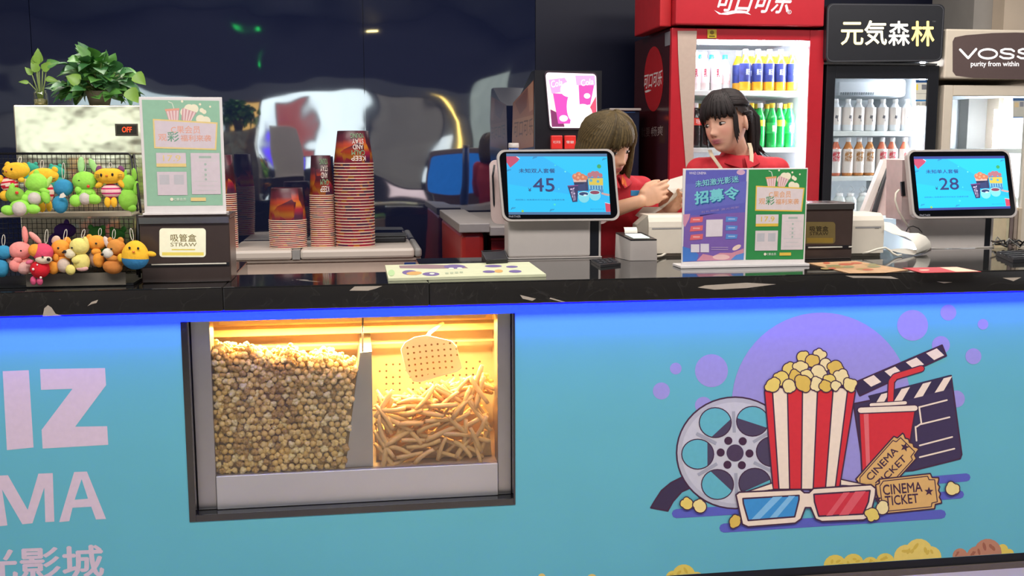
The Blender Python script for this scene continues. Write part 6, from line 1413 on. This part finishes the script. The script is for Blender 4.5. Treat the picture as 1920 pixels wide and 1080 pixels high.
def person(lab, H, hrot, S, syaw, arms, haircol, hairfn, feet, tones, lean=V((0, 0, 0))):
    """H head centre, S base of neck, arms: two lists shoulder offset, elbow, wrist, (d, side, n, curl)"""
    base = V((feet.x, feet.y, 0))
    root = thing('person', lab, 'person', base)
    HR = hrot.to_4x4(); HM = MX.Translation(H) @ HR
    b = MB(); nb = MB().ell((0, 0, 0), (1, 1, 1), nu=150, nv=110, fn=face)
    b.add([HM @ v for v in nb.v], nb.f, 0, True)
    for sx in (-1, 1):                                     # ears
        e = MB().ell((sx*.079, .012, -.012), (.008, .018, .031), R=MX.Rotation(rad(sx*28), 3, 'Z'), nu=14, nv=10); b.add([HM @ v for v in e.v], e.f)
    nt_ = HM @ V((0, .022, -.070)); limb(b, [nt_, nt_.lerp(S, .55), S+V((0, .005, -.02))], [.049, .046, .056], 18)
    ca, sa = math.cos(syaw), math.sin(syaw); X = V((ca, sa, 0)); Yb_ = V((-sa, ca, 0))
    hip = V((feet.x, feet.y, .86)); L = S.z
    secs_b = []
    for z, w, d_ in ((L-.004, .066, .052), (L-.020, .112, .064), (L-.042, .152, .075), (L-.085, .166, .088), (L-.20, .150, .100), (L-.32, .128, .090), (L-.42, .135, .095), (.86, .158, .105), (.78, .150, .10)):
        t = (L-z)/(L-.86); c = S.lerp(hip, min(1, max(0, t))); secs_b.append((V((c.x, c.y, z)), w, d_, syaw))
    loft(b, secs_b)
    for sx in (-1, 1):
        hp = hip+X*(.085*sx); limb(b, [hp, V((hp.x, hp.y-.01, .46)), V((hp.x+.01*sx, hp.y, .09))], [.082, .055, .036])
    SH = []
    for sx, A in zip((-1, 1), arms):
        sh = S+X*(.150*sx)+V((0, 0, -.064)); SH.append(sh)
        el, wr, hd = A; limb(b, [S+V((0, 0, -.055)), sh], [.042, .046], 16); limb(b, [sh, el, wr], [.047, .038, .0235], 16, 7); limb(b, [el.lerp(wr, .22), el.lerp(wr, .5)], [.040, .034], 14)
        hand(b, wr, *hd)
    me = remesh(b, .0036, 3, 'body')
    ca_ = me.color_attributes.new('tone', 'FLOAT_COLOR', 'POINT'); inv = HM.inverted(); sk, lip = V(lin(tones[0])), V(lin(tones[1])); blush = V(lin(tones[2]))
    for i, v in enumerate(me.vertices):
        q = inv @ v.co; c = sk.copy()
        if abs(q.x) < .06 and -.12 < q.z < .08 and -.14 < q.y < -.03:
            m_ = max(gs(q.x, .021)**1.0*gs(q.z+.0595+.05*abs(q.x)**1.3, .0042), gs(q.x, .019)*gs(q.z+.0695, .0055)); m_ = min(1, m_*1.5)
            c = c.lerp(blush, .55*gs(abs(q.x)-.038, .02)*gs(q.z+.03, .02)); c = c.lerp(lip, m_)
            n_ = gs(abs(q.x)-.0075, .003)*gs(q.z+.046, .003); c = c.lerp(lip*.35, min(1, n_))
            ml = gs(q.x, .022)*gs(q.z+.0645, .0014); c = c.lerp(lip*.35, min(1, ml))
        ca_.data[i].color = (c.x, c.y, c.z, 1)
    for v in me.vertices: v.co -= base
    o = bpy.data.objects.new('body', me); me.materials.append(SKIN); COL.objects.link(o); o.parent = root
    # eyes and brows
    def hp_(x, y, z): return HM @ V((x, y, z))
    for sx in (-1, 1):
        ey = -skull_y(.031, .0)-.0005
        e = MB(); m1 = MB().ell((sx*.031, ey+.0085, 0), (.0150, .0105, .0048), R=MX.Rotation(rad(sx*8), 3, 'Z'), nu=18, nv=12); e.add([HM @ v for v in m1.v], m1.f, 0, True)
        m1 = MB().ell((sx*.031-.002, ey+.0012, -.0012), (.0064, .0042, .0060), nu=14, nv=10); e.add([HM @ v for v in m1.v], m1.f, 1, True)
        eo = obj('eye', e, [mat('eye_white', '#d9cfc8', .3, vary=0), mat('eye_dark', '#1c1210', .15, vary=0)], root)
        lp_ = [hp_(sx*(.031+dx), ey-.0005+abs(dx)*.30+(dx > 0)*dx*.2, .0046-(dx/.017)**2*.0036) for dx in [-.017+.0034*i for i in range(11)]]
        obj('eyelash', MB().tube(lp_, [.0006]+[.0014]*9+[.0008], 6), mat('lash_black', '#150f0e', .6, vary=0), root)
        bp_ = [hp_(sx*(.031+dx), -skull_y(.031+dx, .021)-.0045, .0205+.003*math.cos(dx/.018*1.4)) for dx in [-.018+.0036*i for i in range(11)]]
        obj('eyebrow', MB().tube(bp_, [.0008]+[.0019]*7+[.0014, .0010, .0006], 6), mat('brow_'+haircol.strip('#'), haircol, .7), root)
    # polo shirt
    sm = MB(); secs = [(c, w+.013, d_+.013, yw) for c, w, d_, yw in secs_b[1:]]
    secs.insert(0, (S+V((0, 0, -.002)), .086, .066, syaw)); secs = secs[:-2]+[(V((hip.x, hip.y, .80)), .175, .122, syaw)]
    loft(sm, secs)
    for sh, A in zip(SH, arms):
        el = A[0]; limb(sm, [S+V((0, 0, -.052)), sh], [.050, .055], 16); limb(sm, [sh, sh.lerp(el, .25), sh.lerp(el, .72)], [.054, .060, .058], 16, 6)
    sme = remesh(sm, .0055, 6, 'polo_shirt')
    for v in sme.vertices: v.co -= base
    REDP = mat('polo_red', '#b91a28', .75, vary=.06, scale=50, bump=.25)
    sme.materials.append(REDP); so_ = bpy.data.objects.new('polo_shirt', sme); COL.objects.link(so_); so_.parent = root
    # collar: two leaves folded round the neck
    cb = MB(); nseg = 16
    for sx in (-1, 1):
        inn = []; out = []
        for i in range(nseg+1):
            t = i/nseg; a = math.pi*.5+sx*(t*math.pi*.97)      # from the back to the throat
            rx, ry = .062, .060; drop = .034*t**1.5
            ci = S+X*(rx*math.cos(a))+Yb_*(ry*math.sin(a)-.004-.022*t**2)+V((0, 0, .026-drop)); k2 = 1.30+.25*t**3
            c2 = S+X*(rx*math.cos(a)*k2+sx*-.0*t)+Yb_*(ry*math.sin(a)*k2-.006-.028*t**2)+V((0, 0, -.004-drop-.012*t**3))
            inn.append(ci); out.append(c2)
        n = nseg+1; cb.add(inn+out, [(i, i+1, n+i+1, n+i) for i in range(nseg)], 0, True)
        i2 = [q+V((0, 0, -.003))+(q-S).normalized()*-.003 for q in inn]; o2 = [q+V((0, 0, -.003)) for q in out]
        cb.add(i2+o2, [(i, n+i, n+i+1, i+1) for i in range(nseg)], 0, True); cb.add(out+o2, [(i, i+1, n+i+1, n+i) for i in range(nseg)], 0, True)
    obj('collar', cb, REDP, so_)
    # trousers and shoes
    tm = MB(); loft(tm, [(V((hip.x, hip.y, .90)), .166, .116, syaw), (V((hip.x, hip.y, .80)), .172, .12, syaw), (V((hip.x, hip.y, .73)), .168, .112, syaw)])
    for sx in (-1, 1):
        hp = hip+X*(.085*sx); limb(tm, [hp+V((0, 0, -.08)), V((hp.x, hp.y-.01, .46)), V((hp.x+.01*sx, hp.y, .10))], [.092, .070, .058])
    tme = remesh(tm, .009, 4, 'trousers')
    for v in tme.vertices: v.co -= base
    tme.materials.append(mat('black_trousers', '#17171b', .8)); to_ = bpy.data.objects.new('trousers', tme); COL.objects.link(to_); to_.parent = root
    for sx in (-1, 1):
        c = hip+X*(.095*sx); sb_ = MB().ell(V((c.x, c.y, .0))-Yb_*.045+V((0, 0, .036)), (.042, .12, .036), R=MX.Rotation(syaw, 3, 'Z'), fn=lambda p, q: V((q.x, q.y, max(q.z, -.034))))
        obj('shoe', sb_, mat('black_trousers'), root)
    # hair
    hb = MB(); hairfn(hb); hw = MB(); hw.v = [HM @ v for v in hb.v]; hw.f, hw.m, hw.s = hb.f, hb.m, hb.s
    hc = [mat('hair_'+haircol.strip('#'), haircol, .6, spec=.25, vary=.25, scale=120), mat('hair_dk_'+haircol.strip('#'), tuple(x*.75 for x in [int(haircol[i:i+2], 16)/255 for i in (1, 3, 5)]), .62, spec=.25, vary=.25, scale=120)]
    obj('hair', hw, hc, root)
    return root, X, Yb_
def skull_y(x, z):
    """distance of the face front at x, z"""
    best = None
    pz = z/.113; px = x/.073/(1-.24*max(0, -pz)**1.7); py = math.sqrt(max(0, 1-px*px-pz*pz))
    return .092*py+.030*max(0, -pz)**1.6
def dirv(az, el):
    """az 0 = face, +90 = her left (+x)"""
    a, e = rad(az), rad(el); return V((math.sin(a)*math.cos(e), -math.cos(a)*math.cos(e), math.sin(e)))
def lock(hb, pts, r, m=0, n=6):
    k = len(pts); hb.tube(pts, [r*(.55+.45*math.sin(math.pi*min(1, .25+.75*(1-i/(k-1)))))*(1 if i < k-1 else .25) for i in range(k)], n, m)
def along(a, b, off0, off1, k=8, j=0.):
    out = []
    for i in range(k):
        t = i/(k-1); d = dirv(a[0]+(b[0]-a[0])*t, a[1]+(b[1]-a[1])*t); out.append(skull(d, 1, off0+(off1-off0)*t+.006*math.sin(math.pi*t)))
    return out
def cap(hb, keep, off, nu=64, nv=48):
    vs = []; n0 = len(hb.v); idx = {}
    for i in range(nv+1):
        th = math.pi*i/nv
        for j in range(nu):
            ph = 2*math.pi*j/nu; d = V((math.sin(th)*math.cos(ph), math.sin(th)*math.sin(ph), math.cos(th))); vs.append((d, skull(d, 1, off)))
    fs = [(i*nu+j, (i+1)*nu+j, (i+1)*nu+(j+1) % nu, i*nu+(j+1) % nu) for i in range(nv) for j in range(nu)]
    fs = [f for f in fs if all(keep(vs[k][0]) for k in f)]
    hb.add([v[1] for v in vs], fs, 0, True)
rh = random.Random(9)
def hair_tied(hb):
    def keep(d):
        az = math.degrees(math.atan2(d.x, -d.y)); el = math.degrees(math.asin(max(-1, min(1, d.z))))
        if abs(az) < 58: return el > 34
        if abs(az) < 74: return el > 34-(abs(az)-58)*1.5
        if abs(az) < 100: return el > 10
        return el > -2-(abs(az)-100)*.3
    cap(hb, keep, .013)
    for k in range(46):                                    # fringe swept across the brow
        az = -66+k*2.9; el = 8+rh.uniform(-3, 9)+ (10 if az > 28 else 0)*(az-28)/30*.0
        if az < -20: el -= 3
        lock(hb, along((az*.5+rh.uniform(-5, 5)+10, 80), (az+rh.uniform(-2, 2), el), .014, .011, 9), .0072, k % 2)
    for s_ in (-1, 1):
        for k in range(22):                                # sides pulled back to the tie
            el0 = 30+k*2.4+rh.uniform(-1, 1); a0 = 58-k*.8
            lock(hb, along((s_*a0, el0), (s_*168, 22+k*.6), .013, .016, 9), .0085, k % 2)
        for k in range(8): lock(hb, along((s_*(88+k*5), 12-k*3), (s_*170, 8+k), .012, .014, 8), .0085, k % 2)
        for k in range(4):                                 # loose wisps before the ear
            a = 58+k*3; p0 = skull(dirv(s_*a, 32), 1, .013); p1 = skull(dirv(s_*(a+1), 8), 1, .010); p2 = skull(dirv(s_*(a+2), -14), 1, .008); p3 = p2+V((0, .006, -.055+.012*k))
            lock(hb, [p0, p1, p2, p2.lerp(p3, .5)+V((0, -.002, 0)), p3], .0042, 0)
    tie = V((0, .104, .035))
    hb.ell(tie+V((0, .012, .0)), (.026, .022, .026), 1)
    for k in range(40):                                    # pony tail
        t = rh.uniform(0, 6.28); r = .040*math.sqrt(rh.random()); o_ = V((math.cos(t)*r, math.sin(t)*r*.8, 0))
        L = .17+rh.uniform(-.03, .03)
        lock(hb, [tie, tie+V((0, .035, .012))+o_*.7, tie+V((0, .050, -.035))+o_*1.15, tie+V((0, .046, -.09))+o_*1.05, tie+V((0, .038, -L*.85))+o_*.8, tie+V((0, .05, -L))+o_*(.8+rh.random()*.6)], .0115, k % 2)
    for k in range(10):
        t = rh.uniform(-1, 1); lock(hb, [tie+V((.02*t, .04, -.10)), tie+V((.03*t, .05, -.15)), tie+V((.05*t, .075+rh.random()*.03, -.185-rh.random()*.02))], .0022, 0)
def hair_bob(hb):
    def keep(d):
        az = math.degrees(math.atan2(d.x, -d.y)); el = math.degrees(math.asin(max(-1, min(1, d.z))))
        return el > 32 if abs(az) < 56 else (el > -35)
    cap(hb, keep, .016)
    for k in range(40):
        az = -58+k*3.0; lock(hb, along((az*.4+rh.uniform(-4, 4), 82), (az+rh.uniform(-2, 2), 15+rh.uniform(-3, 4)-(8 if az < -20 else 0)), .018, .013, 9), .0080, k % 2)
    for k in range(74):                                     # long sides and back
        az = 66+k*(360-118)/73; a2 = az if az < 180 else az-360
        top = along((a2*.5, 84), (a2, 0), .020, .021, 8); d = dirv(a2, 0); low = []
        fl = .9 if abs(a2) < 80 else 1.0
        for j in range(1, 6): q = top[-1]+V((d.x*.006*math.sin(j*.6), (d.y*.006 if d.y > 0 else 0)-.002*j*(abs(a2) < 75), -.030*j)); q.x *= (1-.018*j); low.append(q)
        lock(hb, top+low, .0125, k % 2)

def E3(yaw, pitch, roll): return (MX.Rotation(rad(yaw), 3, 'Z') @ MX.Rotation(rad(pitch), 3, 'X') @ MX.Rotation(rad(roll), 3, 'Y'))
tonesB = ('#d8a58c', '#b0606a', '#d88f7e'); tonesA = ('#d6a484', '#b8665f', '#d6907a')
# woman in apron, looking to her right
YH = .80
H = P(1361, 230, YH); S = P(1384, 290, .85)
def arm_down(S, yaw, sx, fwd):
    X = V((math.cos(yaw), math.sin(yaw), 0)); Yd = V((-math.sin(yaw), math.cos(yaw), 0))
    el = S+X*(.205*sx)+V((0, 0, -.315))-Yd*.0; wr = el+X*(-.05*sx)-Yd*fwd+V((0, 0, -.12 if fwd > .1 else -.22))
    d = (wr-el).normalized(); return (el, wr, (d, X*(-sx), V((0, 0, 1)) if fwd > .1 else X*sx, (.25, .3, .35, .4)))
fb = V((S.x+.02, S.y+.06, 0))
root, XB, YBd = person('woman in red polo and cream apron straps with ponytail looking to her right', H, E3(-52, 6, -8), S, rad(-8), [arm_down(S, rad(-8), -1, .05), arm_down(S, rad(-8), 1, .05)], '#231a1a', hair_tied, fb, tonesB)
CRMS = mat('apron_cream', '#c9b79c', .8, bump=.2)
def strap(pts, w_):
    A = []; Bq = []
    for i, (x, y, Y_) in enumerate(pts): A.append(P(x-w_/2, y, Y_)); Bq.append(P(x+w_/2, y, Y_))
    n = len(A); o_ = V((0, .004, 0)); m = MB(); m.add(A+Bq, [(i, i+1, n+i+1, n+i) for i in range(n-1)], 0, True); m.add([q+o_ for q in A]+[q+o_ for q in Bq], [(i, n+i, n+i+1, i+1) for i in range(n-1)], 0, True); return m
obj('apron_strap', strap([(1331, 281, .80), (1334, 290, .765), (1341, 300, .745), (1351, 314, .735), (1356, 345, .725), (1358, 390, .72)], 7), CRMS, root)
obj('apron_strap', strap([(1405, 268, .84), (1408, 278, .79), (1409.5, 292, .76), (1408.5, 314, .74), (1406, 345, .725), (1404, 390, .72)], 7), CRMS, root)
ap = [(1352, 388), (1410, 388), (1425, 420), (1430, 560), (1330, 560), (1338, 420)]; A = [P(x, y, .715+(0 if y < 430 else -.004)) for x, y in ap]; obj('apron', MB().prism(A, [q+V((0, .006, 0)) for q in A]), CRMS, root)
q = P(1383, 310, .755); obj('button', MB().ell(q, (.0045, .003, .0045), nu=12, nv=8), mat('button_white', '#e6e0da', .3), root)

# woman with bobbed hair handing over a slip
H = P(1138, 272, .78); S = P(1138, 326, .86); ya = rad(14)
XA = V((math.cos(ya), math.sin(ya), 0)); YAd = V((-math.sin(ya), math.cos(ya), 0))
elr = P(1085, 415, .77); wrr = P(1201, 377, .69)
dd = (P(1243, 357, .675)-wrr).normalized(); cam_n = V((-.15, -1, .25)).normalized(); side = dd.cross(cam_n); side = -side if side.z < 0 else side
ell_ = S+XA*.205+V((0, 0, -.30))-YAd*.03; wrl = P(1240, 400, .76); d2 = (P(1256, 388, .73)-wrl).normalized(); n2 = V((.3, .9, -.2)).normalized(); s2 = d2.cross(n2); s2 = -s2 if s2.z < 0 else s2
fa = V((S.x-.0, S.y+.10, 0))
root, XA, YAd = person('woman with brown bobbed hair and red polo looking down at a slip in her hands', H, E3(30, 20, -6), S, ya, [(elr, wrr, (dd, side, cam_n, (.35, .45, .55, .6), .95)), (ell_, wrl, (d2, s2, n2, (.5, .6, .6, .65), .9))], '#5a4a2c', hair_bob, fa, tonesA)
q0, q1 = P(1182, 357, .735), P(1203, 367, .735); obj('name_badge', MB().box(q0.x, q1.x, .728, .732, q1.z, q0.z, 0, .001), mat('badge_blue', '#2f84b8', .4), root, label='blue name badge')
cl = [(1166, 327, .77), (1173, 338, .755), (1176, 350, .748), (1171, 354, .748), (1166, 344, .75)]; A = [P(*q) for q in cl]; obj('collar_tip', MB().prism(A, [q+V((0, .004, 0)) for q in A]), mat('collar_orange', '#d4682f', .7), root, label='orange collar tip')
# slip of paper in her hands
def crease(pts, th=.0012): A = [P(*q) for q in pts]; return A
m = MB(); vs = crease([(1243, 351, .690), (1257, 336, .695), (1284, 328, .690), (1284, 350, .675), (1263, 363, .675), (1253, 355, .682),
     (1241, 392, .715), (1206, 412, .730), (1191, 404, .730), (1206, 388, .725), (1236, 388, .720), (1284, 357, .680), (1252, 379, .690)])
fs = [(0, 1, 5), (1, 2, 3, 5), (5, 3, 4), (4, 3, 11), (4, 11, 12), (12, 11, 6), (12, 6, 10), (10, 6, 7), (10, 7, 9), (9, 7, 8)]
m.add(vs, fs, 0); m.add([v+V((0, .0015, 0)) for v in vs], [f[::-1] for f in fs], 0)
c = obj('paper_slip', m, mat('receipt_paper'), None, loc=vs[4]); tag(c, 'folded white paper slip held in the hands of the bobbed woman', 'paper')
